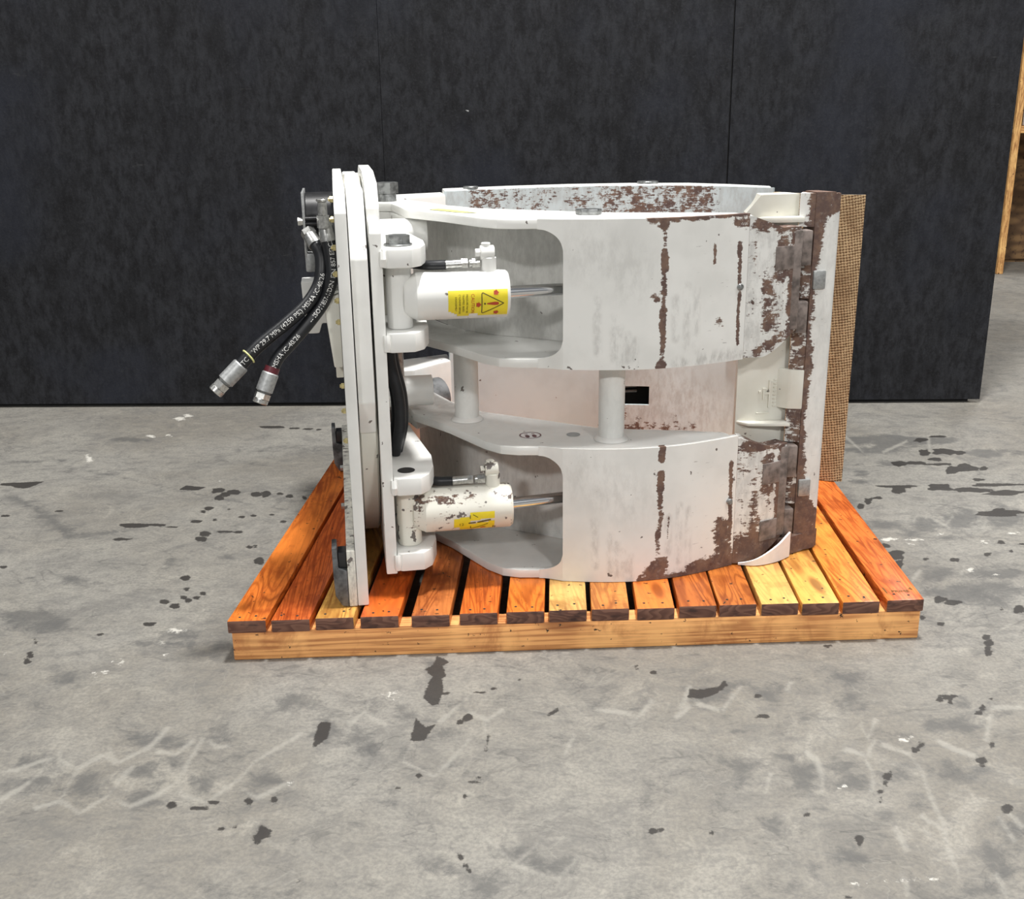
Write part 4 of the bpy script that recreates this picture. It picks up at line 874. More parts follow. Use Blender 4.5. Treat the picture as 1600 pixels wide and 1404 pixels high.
CHALK = [[(-1026,3224),(-1018,3204),(-1034,3206),(-1038,3194),(-1049,3199),(-1057,3214),(-1069,3226),(-1067,3240),(-1066,3254),(-1055,3252),(-1044,3248),(-1034,3238)],
[(-1016,3264),(-1009,3250),(-1015,3241),(-1026,3241),(-1037,3243),(-1043,3257),(-1055,3266),(-1047,3274),(-1043,3278),(-1039,3284),(-1029,3286),(-1023,3274)],
[(-1053,3033),(-1056,3026),(-1053,3012),(-1066,3018),(-1074,3019),(-1082,3026),(-1091,3035),(-1095,3048),(-1084,3051),(-1076,3050),(-1067,3051),(-1063,3040)],
[(-1016,3041),(-1010,3032),(-1015,3026),(-1026,3033),(-1032,3026),(-1037,3036),(-1046,3043),(-1041,3049),(-1036,3052),(-1033,3056),(-1024,3058),(-1019,3048)],
[(-1162,2819),(-1156,2794),(-1161,2786),(-1167,2786),(-1173,2783),(-1184,2801),(-1192,2821),(-1204,2846),(-1209,2871),(-1197,2865),(-1185,2848),(-1177,2837)],
[(-756,2613),(-753,2607),(-757,2606),(-759,2606),(-761,2605),(-764,2609),(-765,2613),(-768,2619),(-768,2626),(-764,2624),(-760,2624),(-756,2620)],
[(-607,1773),(-604,1763),(-614,1760),(-620,1757),(-628,1764),(-639,1764),(-638,1774),(-640,1781),(-640,1791),(-629,1785),(-622,1783),(-611,1782)],
[(-629,1722),(-631,1718),(-632,1715),(-633,1712),(-637,1716),(-642,1714),(-642,1723),(-643,1728),(-643,1733),(-640,1735),(-636,1733),(-632,1730)],
[(-610,1684),(-611,1680),(-615,1679),(-616,1674),(-621,1676),(-623,1681),(-626,1684),(-629,1689),(-628,1693),(-620,1688),(-617,1688),(-613,1687)],
[(-695,1658),(-691,1653),(-694,1650),(-700,1653),(-704,1653),(-708,1655),(-712,1659),(-708,1662),(-708,1665),(-704,1663),(-700,1666),(-699,1661)],
[(-678,1656),(-678,1648),(-679,1642),(-684,1647),(-686,1646),(-691,1649),(-696,1656),(-696,1664),(-694,1667),(-694,1675),(-688,1670),(-683,1663)],
[(-706,1612),(-705,1608),(-703,1601),(-709,1606),(-713,1604),(-717,1607),(-718,1612),(-722,1618),(-721,1623),(-716,1624),(-711,1622),(-708,1616)],
[(-694,1620),(-691,1616),(-693,1614),(-697,1614),(-701,1610),(-704,1617),(-710,1621),(-712,1627),(-705,1626),(-704,1632),(-698,1628),(-695,1624)],
[(-902,1694),(-903,1693),(-902,1690),(-905,1690),(-910,1689),(-914,1692),(-912,1695),(-914,1697),(-913,1699),(-909,1698),(-906,1698),(-903,1696)],
[(-314,1295),(-316,1293),(-318,1293),(-320,1292),(-323,1292),(-326,1293),(-326,1295),(-328,1297),(-324,1297),(-322,1298),(-318,1298),(-317,1296)],
[(-200,1532),(-202,1528),(-204,1524),(-208,1523),(-212,1524),(-215,1528),(-214,1532),(-218,1537),(-215,1542),(-210,1540),(-206,1540),(-204,1535)],
[(-183,1538),(-185,1535),(-190,1535),(-193,1532),(-200,1532),(-201,1536),(-206,1539),(-202,1541),(-198,1542),(-195,1544),(-190,1543),(-185,1542)],
[(-184,1525),(-186,1523),(-186,1520),(-189,1518),(-192,1520),(-194,1522),(-196,1526),(-195,1529),(-193,1531),(-190,1532),(-187,1532),(-186,1528)],
[(-196,1522),(-193,1518),(-196,1516),(-198,1517),(-201,1515),(-203,1518),(-203,1522),(-204,1526),(-202,1529),(-199,1529),(-197,1526),(-196,1524)],
[(404,1071),(440,1075),(471,1078),(493,1079),(494,1082),(471,1080),(441,1078),(405,1074)],
[(493,1078),(517,1080),(519,1086),(494,1083)],
[(462,1269),(459,1267),(458,1264),(455,1263),(452,1264),(449,1266),(450,1269),(453,1272),(455,1276),(459,1276),(461,1275),(463,1273)],
[(397,1512),(397,1509),(393,1508),(390,1509),(386,1508),(383,1510),(385,1512),(384,1515),(388,1515),(391,1516),(395,1516),(397,1514)],
[(326,1124),(325,1122),(323,1121),(322,1120),(320,1120),(319,1122),(319,1124),(320,1127),(322,1128),(324,1129),(325,1128),(326,1126)],
[(590,1384),(599,1377),(585,1378),(578,1377),(571,1378),(568,1381),(568,1384),(570,1388),(574,1392),(583,1391),(596,1394),(605,1390)],
[(846,2158),(841,2153),(829,2152),(819,2144),(811,2151),(801,2154),(804,2160),(804,2166),(813,2172),(829,2174),(841,2170),(856,2166)],
[(901,2156),(901,2152),(887,2151),(872,2146),(864,2153),(854,2155),(840,2158),(856,2161),(868,2162),(878,2164),(893,2163),(903,2160)],
[(869,2133),(868,2129),(864,2127),(860,2128),(854,2126),(854,2130),(855,2133),(852,2140),(859,2143),(864,2140),(870,2141),(868,2136)],
[(1028,2141),(1029,2135),(1024,2127),(1019,2134),(1013,2132),(1007,2134),(1016,2141),(1014,2147),(1021,2149),(1028,2154),(1035,2154),(1038,2148)],
[(979,1967),(973,1965),(971,1960),(966,1960),(964,1962),(963,1965),(962,1967),(964,1971),(968,1973),(973,1976),(974,1972),(980,1971)],
[(940,1993),(941,1986),(934,1983),(928,1983),(923,1983),(924,1990),(925,1994),(926,2000),(932,2002),(939,2009),(945,2006),(947,2000)],
[(960,2186),(954,2184),(950,2183),(947,2183),(937,2179),(937,2184),(933,2187),(941,2190),(945,2193),(951,2194),(959,2195),(959,2190)],
[(1134,2187),(1129,2184),(1119,2183),(1107,2180),(1090,2181),(1088,2185),(1095,2188),(1083,2193),(1101,2193),(1114,2194),(1125,2192),(1126,2189)],
[(1004,1908),(1001,1906),(999,1900),(998,1904),(996,1903),(997,1906),(997,1908),(998,1912),(1000,1912),(1002,1913),(1003,1912),(1003,1910)]]
# ------------------------------------------------------------------ floor
def build_floor():
    xs = np.concatenate([np.linspace(-7, -2.0, 11)[:-1], np.arange(-2.0, 1.9, 0.0042), np.linspace(1.9, 7, 12)])
    ys = [-4.0, -2.0, -0.5, 0.5, 0.9]
    y = 1.0
    while y < 3.5:
        ys.append(y)
        y += 0.0032 + 0.0022 * max(0, y - 1.4)
    ys = np.array(ys + [3.8, 4.5, 5.5, 6.5, 8.0, 10.0])
    nx, ny = len(xs), len(ys)
    X, Y = np.meshgrid(xs, ys)
    co = np.stack([X.ravel(), Y.ravel(), np.zeros(nx * ny)], 1).astype(np.float32)
    i = (np.arange(ny - 1)[:, None] * nx + np.arange(nx - 1)[None, :]).ravel()
    quads = np.stack([i, i + 1, i + nx + 1, i + nx], 1).astype(np.int32)
    me = bpy.data.meshes.new('floor')
    me.vertices.add(len(co))
    me.vertices.foreach_set('co', co.ravel())
    me.loops.add(quads.size)
    me.loops.foreach_set('vertex_index', quads.ravel())
    me.polygons.add(len(quads))
    me.polygons.foreach_set('loop_start', np.arange(0, quads.size, 4, dtype=np.int32))
    me.update(calc_edges=True)

    def field(polys, soft):
        F = np.zeros((ny, nx), np.float32)
        for P in polys:
            P = np.array(P, float) / 1000.0
            lo, hi = P.min(0) - soft, P.max(0) + soft
            a0, a1 = np.searchsorted(xs, [lo[0], hi[0]])
            b0, b1 = np.searchsorted(ys, [lo[1], hi[1]])
            if a1 <= a0 or b1 <= b0: continue
            gx, gy = np.meshgrid(xs[a0:a1], ys[b0:b1])
            ins = np.zeros(gx.shape, bool)
            d = np.full(gx.shape, 9.0)
            for q in range(len(P)):
                ax, ay = P[q]
                bx, by = P[(q + 1) % len(P)]
                cond = ((ay > gy) != (by > gy))
                with np.errstate(divide='ignore', invalid='ignore'):
                    xi = (bx - ax) * (gy - ay) / (by - ay + 1e-12) + ax
                ins ^= cond & (gx < xi)
                L2 = (bx - ax) ** 2 + (by - ay) ** 2 + 1e-12
                t = np.clip(((gx - ax) * (bx - ax) + (gy - ay) * (by - ay)) / L2, 0, 1)
                d = np.minimum(d, np.hypot(gx - ax - t * (bx - ax), gy - ay - t * (by - ay)))
            v = np.clip(0.5 + np.where(ins, d, -d) / (2 * soft), 0, 1)
            F[b0:b1, a0:a1] = np.maximum(F[b0:b1, a0:a1], v)
        return F.ravel()

    for nm, P, soft in (('oil', OIL, 0.0045), ('grime', GRIME, 0.022), ('dust', DUST, 0.006), ('chalk', CHALK, 0.012)):
        a = me.attributes.new(nm, 'FLOAT', 'POINT')
        a.data.foreach_set('value', field(P, soft))
    me.materials.append(M['concrete'])
    o = bpy.data.objects.new('floor', me)
    COL.objects.link(o)
    tag(o, 'grey concrete floor with oil spots, chalk scuffs and tyre tread marks', 'floor', kind='structure')
    return o


build_floor()

# ------------------------------------------------------------------ black panelled partition
WX0, WY0 = 1.4976, 3.2823
wall_yaw = math.atan2(3.2823 - 3.3889, 1.4976 + 1.6859)
wb = MB()
wb.box(-4.6, -0.02, 0.016, 0.06, 0.02, 2.42)
wall = wb.build('wall_back', M['dark'])
wall.location = (WX0, WY0, 0)
wall.rotation_euler = (0, 0, wall_yaw)
tag(wall, 'black painted strand board partition behind the pallet', 'wall', kind='structure')
wb = MB()
wb.box(-4.6, -0.03, 0.020, 0.056, 0.0, 0.02)
wb.build('sill', M['dark'], wall)
edges = [0.0, -0.836, -1.876, -3.42, -4.6]
for k in range(4):
    p = MB()
    gl = [0.002, 0.0002, 0.002, 0.002][k]; gr = [0, 0.002, 0.0002, 0.002][k]
    p.box(edges[k + 1] + gl, edges[k] - gr, 0.0 + 0.0015 * (k % 2), 0.0155, 0.012, 2.44)
    p.bevel(0.0008, 1)
    p.build('panel', M['board'], wall)

# ------------------------------------------------------------------ lumber rack far behind, right of the partition
wf = MB()
wf.box(2.2, 6.5, 6.52, 6.56, 0.0, 3.0)
tag(wf.build('wall_far', M['osb']), 'raw brown strand board wall in the far background', 'wall', kind='structure')
rack = tag(empty('storage_rack', (2.76, 6.03, 0)), 'pale lumber storage rack standing far behind, beyond the black partition', 'rack')
RC = (0.80, 0.46, 0.17, 1)
for (x, y) in ((0, 0), (0, 0.44), (1.5, 0), (1.5, 0.44)):
    m = MB(); m.box(x, x + 0.036, y, y + 0.036, 0, 1.9); m.bevel(0.002, 1)
    m.build('upright', M['stud'], rack).color = RC
for z in (0.765, 1.42):
    m = MB(); m.box(0.037, 1.499, 0.0, 0.47, z, z + 0.036); m.bevel(0.002, 1)
    m.build('shelf', M['shelfwood'], rack).color = RC
m = MB(); m.box(0.0, 1.536, 0.477, 0.485, 0.02, 1.9)
m.build('back_board', M['osb'], rack)
jar = MB()
jar.ring([(0, 0, 0), (0, 0, 0.004), (0, 0, 0.10), (0, 0, 0.125), (0, 0, 0.13)], [0.04, 0.045, 0.045, 0.03, 0.03], 16)
jo = jar.build('jar', M['sticker'])
jo.location = (2.90, 6.14, 0.8015)
tag(jo, 'small pale jar on the shelf of the far lumber rack', 'jar')
lid = MB(); lid.cyl((0, 0, 0.13), (0, 0, 0.15), 0.034, 16)
lid.build('lid', M['blackmetal'], jo)

# ------------------------------------------------------------------ pallet
PW, PH, ST = 1.2087, 0.0785, 0.055
pal_yaw = math.atan2(1.6994 - 1.6525, 0.7187 + 0.489)
pallet = tag(empty('wooden_pallet', (-0.489, 1.6525, 0), pal_yaw), 'orange stained slatted wooden pallet under the white roll clamp', 'pallet')
SH = math.tan(math.radians(4.8))


def stringer(y0, y1):
    m = MB()
    m.prism([(SH * y0, y0), (PW + SH * y0, y0), (PW + SH * y1, y1), (SH * y1, y1)], 0, ST, 'z')
    m.bevel(0.0025, 2)
    o = m.build('stringer', M['beam'], pallet)
    o.color = (0.92, 0.455, 0.165, 1)
    return o


stringer(0.004, 0.042)
stringer(0.46, 0.50)
stringer(0.955, 0.993)
sm = MB()
w, Ls = 0.0662, 1.0
sm.prism([(0, 0), (w, 0), (w + SH * Ls, Ls), (SH * Ls, Ls)], 0, PH - ST, 'z')
sm.bevel(0.0028, 2)
proto = sm.build('slat', [M['slat'], M['end']], pallet)
for p in proto.data.polygons:
    if abs(p.normal.y) > 0.9: p.material_index = 1
xs_ = [-0.496, -0.421, -0.346, -0.269, -0.181, -0.098, -0.017, 0.057, 0.131, 0.210, 0.2845, 0.355, 0.429, 0.500, 0.572, 0.6515]
cols = [(205, 108, 46), (192, 92, 42), (205, 150, 78), (192, 88, 36), (172, 96, 50), (200, 100, 42), (206, 110, 44), (200, 150, 88), (190, 118, 60), (200, 106, 48), (178, 96, 44), (180, 100, 46), (208, 150, 84), (210, 146, 74), (222, 132, 58), (210, 108, 50)]
nm = MB()
nm.cyl((0, 0, 0), (0, 0, 0.0006), 0.0024, 8)
nail0 = nm.build('nail', M['dark'])
for k, (x, c) in enumerate(zip(xs_, cols)):
    s = proto if k == 0 else proto.copy()
    if k: COL.objects.link(s)
    s.parent = pallet
    s.location = ((x + 0.496) / math.cos(pal_yaw) - 0.004, -0.002 + random.uniform(-0.003, 0.002), ST + 0.0002)
    s.rotation_euler = (0, 0, math.radians(random.uniform(-0.25, 0.25)))
    s.color = tuple((v / 255) ** 2.2 * q for v, q in zip(c, (1.06, 1.14, 1.15))) + (1,)
    for j in range(2):
        nl = nail0 if (k == 0 and j == 0) else nail0.copy()
        if not (k == 0 and j == 0): COL.objects.link(nl)
        nl.parent = s
        nl.location = (w * (0.28 + 0.42 * j + random.uniform(-0.05, 0.05)), 0.019 + random.uniform(-0.006, 0.006), PH - ST)
        if k == len(xs_) - 1: last = s
# grade stamp on the last slat
st = MB()
for body, size, ox, oy in (('PRIME', 0.0125, 0.017, 0.030), ('- - - - -', 0.010, 0.017, 0.044)):
    v, f = text_geo(body, size)
    st.poly([(ox + a[0] + SH * (oy + a[1]), oy + a[1], PH - ST + 0.0005) for a in v], f)
st.box(0.0095, 0.0115, 0.028, 0.050, PH - ST + 0.0003, PH - ST + 0.0006)
v, f = text_geo('4', 0.016)
st.poly([(0.054 + a[0], 0.038 + a[1], PH - ST + 0.0005) for a in v], f)
st.build('grade_stamp', M['ink'], last)
# ------------------------------------------------------------------ roll clamp (local frame: x along the arms, y away, z up from the pallet top)
clamp = tag(empty('roll_clamp', (-0.255, 1.7017, PH + 0.0018), math.radians(9.0)),
            'worn white hydraulic roll clamp with curved split arms lying on the orange pallet', 'roll clamp')

# ---- mounting plate towards the truck
m = MB()
m.prism([(0.0, 0.0), (0.0, 0.675), (0.05, 0.71), (0.30, 0.712), (0.50, 0.712), (0.75, 0.71), (0.80, 0.675), (0.80, 0.0)], -0.019, 0.0, 'x')
m.bevel(0.0025)
mount = m.build('mounting_plate', M['white'], clamp)
m = MB()
m.box(-0.034, -0.0195, 0.0, 0.80, 0.0, 0.105); m.bevel(0.002)
m.build('mounting_bar', M['worn'], mount, attrs={'scrape': lambda c: np.full(len(c), 0.5), 'dirt': lambda c: np.full(len(c), 0.9)})
for y0 in (0.0, 0.755):
    m = MB()
    m.prism([(-0.0345, 0.0), (-0.046, 0.002), (-0.057, 0.022), (-0.0585, 0.060), (-0.0585, 0.112), (-0.050, 0.112), (-0.049, 0.072), (-0.0345, 0.068)], y0, y0 + 0.045, 'y')
    m.bevel(0.002)
    m.build('mounting_hook', M['iron'], mount)
    m = MB()
    m.box(-0.049, -0.0346, y0 + 0.006, y0 + 0.039, 0.072, 0.100); m.bevel(0.002)
    m.build('hook_liner', M['blackmetal'], mount)
for (y, z) in ((0.03, 0.03), (0.03, 0.085), (0.35, 0.06), (0.6, 0.06), (0.785, 0.08)):
    m = MB(); m.hexa((-0.042, y, z), (-0.034, y, z), 0.007)
    m.build('bolt', M['zinc'], mount)
for (y, z) in ((0.025, 0.695), (0.012, 0.665), (0.02, 0.62), (0.02, 0.578), (0.02, 0.535), (0.02, 0.50), (0.012, 0.395), (0.012, 0.352), (0.012, 0.30)):
    m = MB(); m.hexa((-0.0245, y, z), (-0.0195, y, z), 0.0052); m.cyl((-0.027, y, z), (-0.0245, y, z), 0.003, 10)
    m.build('bolt', M['brass'], mount)

# ---- rotator between the plates
m = MB()
m.ring([(0.0005, 0.40, 0.365), (0.004, 0.40, 0.365), (0.029, 0.40, 0.365), (0.033, 0.40, 0.365)], [0.345, 0.352, 0.352, 0.345], 72)
rota = m.build('rotator_ring', M['cream'], clamp)
m = MB()
m.prism([(0.05, 0.30), (0.02, 0.36), (0.02, 0.60), (0.06, 0.68), (0.10, 0.706), (0.70, 0.706), (0.78, 0.62), (0.78, 0.36), (0.74, 0.30)], 0.002, 0.030, 'x')
m.bevel(0.003)
m.build('rotator_housing', M['white'], rota)

# ---- face plate that carries the arms
m = MB()
m.prism([(0.03, 0.042), (0.03, 0.640), (0.042, 0.655), (0.20, 0.662), (0.30, 0.70), (0.50, 0.70), (0.60, 0.66), (0.76, 0.655), (0.78, 0.62), (0.78, 0.042)], 0.0345, 0.054, 'x')
m.bevel(0.0025)
face = m.build('face_plate', M['white'], clamp)
m = MB()
m.prism([(0.115, 0.55), (0.115, 0.672), (0.16, 0.712), (0.30, 0.725), (0.55, 0.725), (0.66, 0.70), (0.66, 0.55)], 0.0342, 0.056, 'x')
m.bevel(0.002)
m.build('top_gusset', M['white'], face)
LUG = [(0.0545, 0.030), (0.062, 0.024), (0.102, 0.024), (0.118, 0.042), (0.129, 0.085), (0.131, 0.15), (0.122, 0.22), (0.112, 0.30), (0.105, 0.36), (0.0545, 0.40)]
for (z0, z1) in ((0.583, 0.614), (0.443, 0.476), (0.190, 0.222), (0.048, 0.082)):
    m = MB()
    m.prism(LUG, z0, z1, 'z')
    m.bevel(0.003, 2)
    lug = m.build('cylinder_lug', M['white'], face)
    # weld fillet along the plate
    m = MB()
    m.ring([(0.0552, 0.028, z0 + 0.004), (0.0552, 0.024, (z0 + z1) / 2), (0.0552, 0.028, z1 - 0.004)], 0.006, 8)
    m.build('weld_bead', M['white'], lug)
PINX, PINY = 0.083, 0.080
m = MB(); m.hexa((PINX, PINY, 0.6145), (PINX, PINY, 0.631), 0.0205); m.cyl((PINX, PINY, 0.6143), (PINX, PINY, 0.617), 0.024, 24)
m.build('pin_head', M['steel'], face)
m = MB(); m.cyl((PINX - 0.004, PINY - 0.012, 0.2222), (PINX - 0.004, PINY - 0.012, 0.2228), 0.0155, 24)
m.build('pin_hole', M['dark'], face)
for a, b in ((0.05, 0.22), (0.45, 0.61)):
    MB().cyl((PINX, PINY, a), (PINX, PINY, b), 0.013, 16).build('pivot_pin', M['steel'], face)
# housings of the inner pivots behind the lugs
for z in (0.30, 0.605):
    m = MB(); m.cyl((0.056, 0.33, z), (0.152, 0.33, z), 0.030, 28)
    m.build('pivot_boss', M['white'], face)
for x, y, a, b in ((0.105, 0.20, 0.475, 0.582), (0.10, 0.22, 0.083, 0.19)):
    MB().box(0.0545, x, y, 0.42, a, b).bevel(0.006).build('lug_gusset', M['cream'], face)
m = MB(); m.cyl((0.09, 0.54, 0.0), (0.09, 0.54, 0.668), 0.019, 24); m.hexa((0.09, 0.54, 0.668), (0.09, 0.54, 0.690), 0.024)
m.build('arm_pivot_pin', M['steel'], face)

# ---- two split short arms
FRONT = [(0.058, 0.50), (0.094, 0.475), (0.104, 0.41), (0.113, 0.325), (0.171, 0.228), (0.226, 0.110), (0.250, 0.078), (0.280, 0.063), (0.324, 0.055)]
BACK = [(0.668, 0.078), (0.60, 0.104), (0.521, 0.128), (0.447, 0.155), (0.369, 0.218), (0.25, 0.312), (0.195, 0.409), (0.168, 0.49), (0.135, 0.575), (0.058, 0.585)]
PLATE = catmull([(0.355, 0.036), (0.423, 0.018), (0.491, 0.009), (0.56, 0.013), (0.625, 0.028), (0.685, 0.048)], 26)
FIL = catmull([(0.315, 0.0565), (0.330, 0.052), (0.3552, 0.0358)], 8)
SCR = random.Random(5)


def wear_upper(h):
    S = [([(0.5195, .254), (0.5245, .215), (0.5215, .18), (0.525, .125), (0.5225, .09), (0.5245, .05), (0.521, .0)], .0020, .0075, .68), ([(0.523, .20), (0.524, .17)], .004, .006, .9), ([(0.524, .10), (0.523, .07)], .004, .006, .85),
         ([(0.500, .256), (0.545, .256)], .003, .012, .9), ([(0.522, .246)], .006, .010, .9),
         ([(0.522, .004)], .007, .008, .95), ([(0.555, .256), (0.69, .256)], .003, .009, .85),
         ([(0.6665, .205), (0.6685, .165), (0.670, .135)], .0022, .006, .80), ([(0.6715, .12), (0.6700, .08), (0.672, .03)], .0018, .005, .76),
         ([(0.66, .24), (0.684, .24)], .004, .012, .7), ([(0.616, .205), (0.617, .175)], .0016, .004, .75),
         ([(0.632, .075), (0.636, .060)], .003, .012, .55), ([(0.505, .125), (0.512, .12)], .003, .008, .55)]
    return S


def wear_lower(h):
    S = [([(0.530, .254), (0.529, .232)], .004, .006, .95), ([(0.529, .205), (0.528, .175)], .005, .006, .85),
         ([(0.528, .17), (0.530, .12), (0.525, .08), (0.527, .05)], .0028, .007, .66), ([(0.520, .012), (0.530, .03)], .010, .016, .92),
         ([(0.50, -0.004), (0.69, -0.004)], .006, .014, .95), ([(0.60, .006), (0.69, .012)], .010, .022, .9),
         ([(0.655, .085), (0.672, .02)], .008, .022, .85), ([(0.672, .205), (0.6735, .15), (0.6755, .10), (0.676, .02)], .0022, .006, .80),
         ([(0.546, .13), (0.545, .08)], .001, .003, .6)]
    return S


def scuffs(z0):
    S = [([(0.62, z0 + .20), (0.63, z0 + .05)], .03, .04, .42), ([(0.55, z0 + .14), (0.60, z0 + .10)], .02, .04, .30),
         ([(0.655, z0 + .19), (0.66, z0 + .08)], .012, .02, .42), ([(0.49, z0 + .13), (0.52, z0 + .12)], .008, .02, .35)]
    return S


def dirt(z0):
    S = []
    for x, a, b in ((.438, .09, .02), (.449, .075, .01), (.462, .06, .012), (.474, .05, .004), (.545, .12, .05), (.566, .14, .03), (.585, .13, .02), (.41, .12, .03)):
        S.append(([(x, z0 + a), (x + .002, z0 + b)], 0.003, .007, .52))
    S.append(([(0.40, z0 + .20), (0.47, z0 + .16)], .02, .05, .28))
    S.append(([(0.55, z0 + .005), (0.68, z0 + .012)], .003, .014, .7))
    return S


def wear_tip(z0):
    S = [([(0.705, z0 + .235), (0.785, z0 + .235)], .008, .02, .75), ([(0.778, z0 + .23), (0.778, z0 + .03)], .006, .014, .75),
         ([(0.722, z0 + .13), (0.727, z0 + .06)], .006, .022, .62), ([(0.750, z0 + .15), (0.750, z0 + .20)], .010, .020, .72),
         ([(0.71, z0 + .012), (0.78, z0 + .045)], .004, .016, .70), ([(0.742, z0 + .05), (0.755, z0 + .11)], .004, .03, .45),
         ([(0.697, z0 + .22), (0.699, z0 + .02)], .001, .006, .45)]
    return S


def make_arm(z0, upper):
    H = 0.254
    z1 = z0 + H
    fl = FRONT + [(x, y + 0.0) for x, y in PLATE[::6].tolist()] + BACK
    fl_in = FRONT + [(x, y + 0.004) for x, y in PLATE[::6].tolist()] + BACK
    # inner wall of the hollow arm, towards the roll
    m = MB()
    inner = catmull(BACK[::-1][1:], 6)
    inner = inner + np.array([0.004, -0.012])
    m.band(inner, z0 + 0.0165, z1 - 0.0165, 0.010, 1)
    body = m.build('short_arm', M['white'], clamp, attrs={'dirt': lambda c: chain_field(c[:, :2], [([(0.15, 0.5), (0.35, 0.22)], .02, .08, .35)])})
    for a, b in ((z1 - 0.016, z1), (z0, z0 + 0.016)):
        MB().prism(fl_in, a, b, 'z').bevel(0.0022).build('arm_flange', M['white'], body, attrs={
            'dirt': lambda c: chain_field(c[:, :2], [([(0.15, 0.42), (0.3, 0.2)], .02, .06, .55)])})
    # pivot bosses at the hub end
    for a, b in ((z1 - 0.036, z1 - 0.0165), (z0 + 0.0165, z0 + 0.036)):
        m = MB()
        m.prism([(0.058, 0.505), (0.092, 0.480), (0.101, 0.41), (0.118, 0.335), (0.150, 0.36), (0.150, 0.48), (0.12, 0.565), (0.058, 0.575)], a, b, 'z')
        m.bevel(0.002)
        m.build('hub_boss', M['white'], body)
    # outer plate with rounded corners to the opening
    m = MB()
    m.band(PLATE, z0 - 0.0006, z1 + 0.0006, 0.012, 84)
    def hf(x):
        t = min(1, max(0, (x - 0.315) / 0.0402))
        return 0.0165 + 0.036 * (1 - math.sqrt(max(0, 1 - t * t)))
    MB().band(FIL, lambda x: z1 - hf(x), z1 + 0.0004, 0.012, 2).build('corner_web', M['white'], body)
    MB().band(FIL, z0 - 0.0004, lambda x: z0 + hf(x), 0.012, 2).build('corner_web', M['white'], body)
    shift = lambda S: [([(p[0], p[1] + z0) for p in pts], r, s, v) for pts, r, s, v in S]
    W = shift(wear_upper(H) if upper else wear_lower(H))
    m.build('front_plate', M['white'], body, attrs={
        'rust': lambda c: chain_field(c[:, [0, 2]], W),
        'scrape': lambda c: chain_field(c[:, [0, 2]], scuffs(z0)),
        'dirt': lambda c: chain_field(c[:, [0, 2]], dirt(z0))})
    # worn tip that reaches the pad hinge
    tip = catmull([(0.6855, 0.0482), (0.700, 0.046), (0.725, 0.047), (0.758, 0.057), (0.790, 0.070)], 14)
    def top(x): return z1 - 0.004 - 0.022 * min(1, max(0, (x - 0.69) / 0.06))
    def bot(x): return z0 + 0.002 + 0.042 * max(0, (x - 0.72) / 0.07) ** 1.4
    m = MB()
    m.band(tip, bot, top, 0.030, 60)
    tp = m.build('arm_tip', M['white'], body, attrs={
        'rust': lambda c: np.maximum(chain_field(c[:, [0, 2]], wear_tip(z0)), 0.30 if upper else 0.36) + (0 if upper else 1) * np.clip((z0 + 0.07 - c[:, 2]) / 0.05, 0, 0.5),
        'scrape': lambda c: np.full(len(c), 0.42), 'dirt': lambda c: np.full(len(c), 0.5)})
    wear_block = lambda a, b: MB().prism([(0.7365, 0.0485), (0.7395, 0.0478), (0.7755, 0.0610), (0.7755, 0.075), (0.7365, 0.07)], z0 + a, z0 + b, 'z').bevel(0.0012).build('wear_block', M['bare'], body)
    wear_block(0.155, 0.196)
    if not upper: wear_block(0.042, 0.082)
    m = MB(); m.box(0.775, 0.792, 0.0635, 0.085, z0 + 0.045, z0 + 0.222); m.bevel(0.004)
    m.build('hinge_bar', M['bare'], body)
    for a, b in ((0.158, 0.220), (0.036, 0.094)):
        m = MB(); m.box(0.7925, 0.8135, 0.072, 0.11, z0 + a, z0 + b); m.bevel(0.003)
        m.build('hinge_knuckle', M['bare'], body)
    # plug screw on the rusty seam
    m = MB(); m.cyl((0.671, 0.0385, z0 + 0.130), (0.671, 0.050, z0 + 0.130), 0.006, 16); m.cyl((0.671, 0.0375, z0 + 0.130), (0.671, 0.0385, z0 + 0.130), 0.0032, 12)
    m.build('plug_screw', M['steel'], body)
    return body


arm_lo = make_arm(0.0, False)
arm_up = make_arm(0.398, True)
m = MB(); m.prism([(0.395, 0.125), (0.402, 0.108), (0.43, 0.104), (0.44, 0.112), (0.43, 0.128)], 0.6522, 0.662, 'z'); m.bevel(0.002)
m.build('stop_block', M['steel'], arm_up)
m = MB(); m.cyl((0.392, 0.118, 0.2545), (0.392, 0.118, 0.2552), 0.0125, 24)
m.build('plug', M['crimp'], arm_lo)
# round sticker with a pair of faces
m = MB(); m.cyl((0.313, 0.128, 0.2542), (0.313, 0.128, 0.2548), 0.0205, 32)
sk = m.build('round_sticker', M['sticker'], arm_lo)
m = MB()
n = 36
v = [(0.313 + r * math.cos(2 * math.pi * k / n), 0.128 + r * math.sin(2 * math.pi * k / n), 0.2552) for r in (0.0205, 0.0180) for k in range(n)]
m.poly(v, [(k, (k + 1) % n, n + (k + 1) % n, n + k) for k in range(n)])
for sx in (-0.0065, 0.0065):
    m.poly([(0.313 + sx + rx * math.cos(a), 0.122 + 0.0085 * math.sin(a), 0.2552) for rx in (0.0043,) for a in [2 * math.pi * k / 14 for k in range(14)]], [tuple(range(14))])
    m.poly([(0.313 + sx + a, 0.1365 + b, 0.2552) for a, b in ((-.003, -.001), (.003, -.001), (.003, .0015), (-.003, .0015))], [(0, 1, 2, 3)])
m.build('pictogram', M['maroon'], arm_lo)
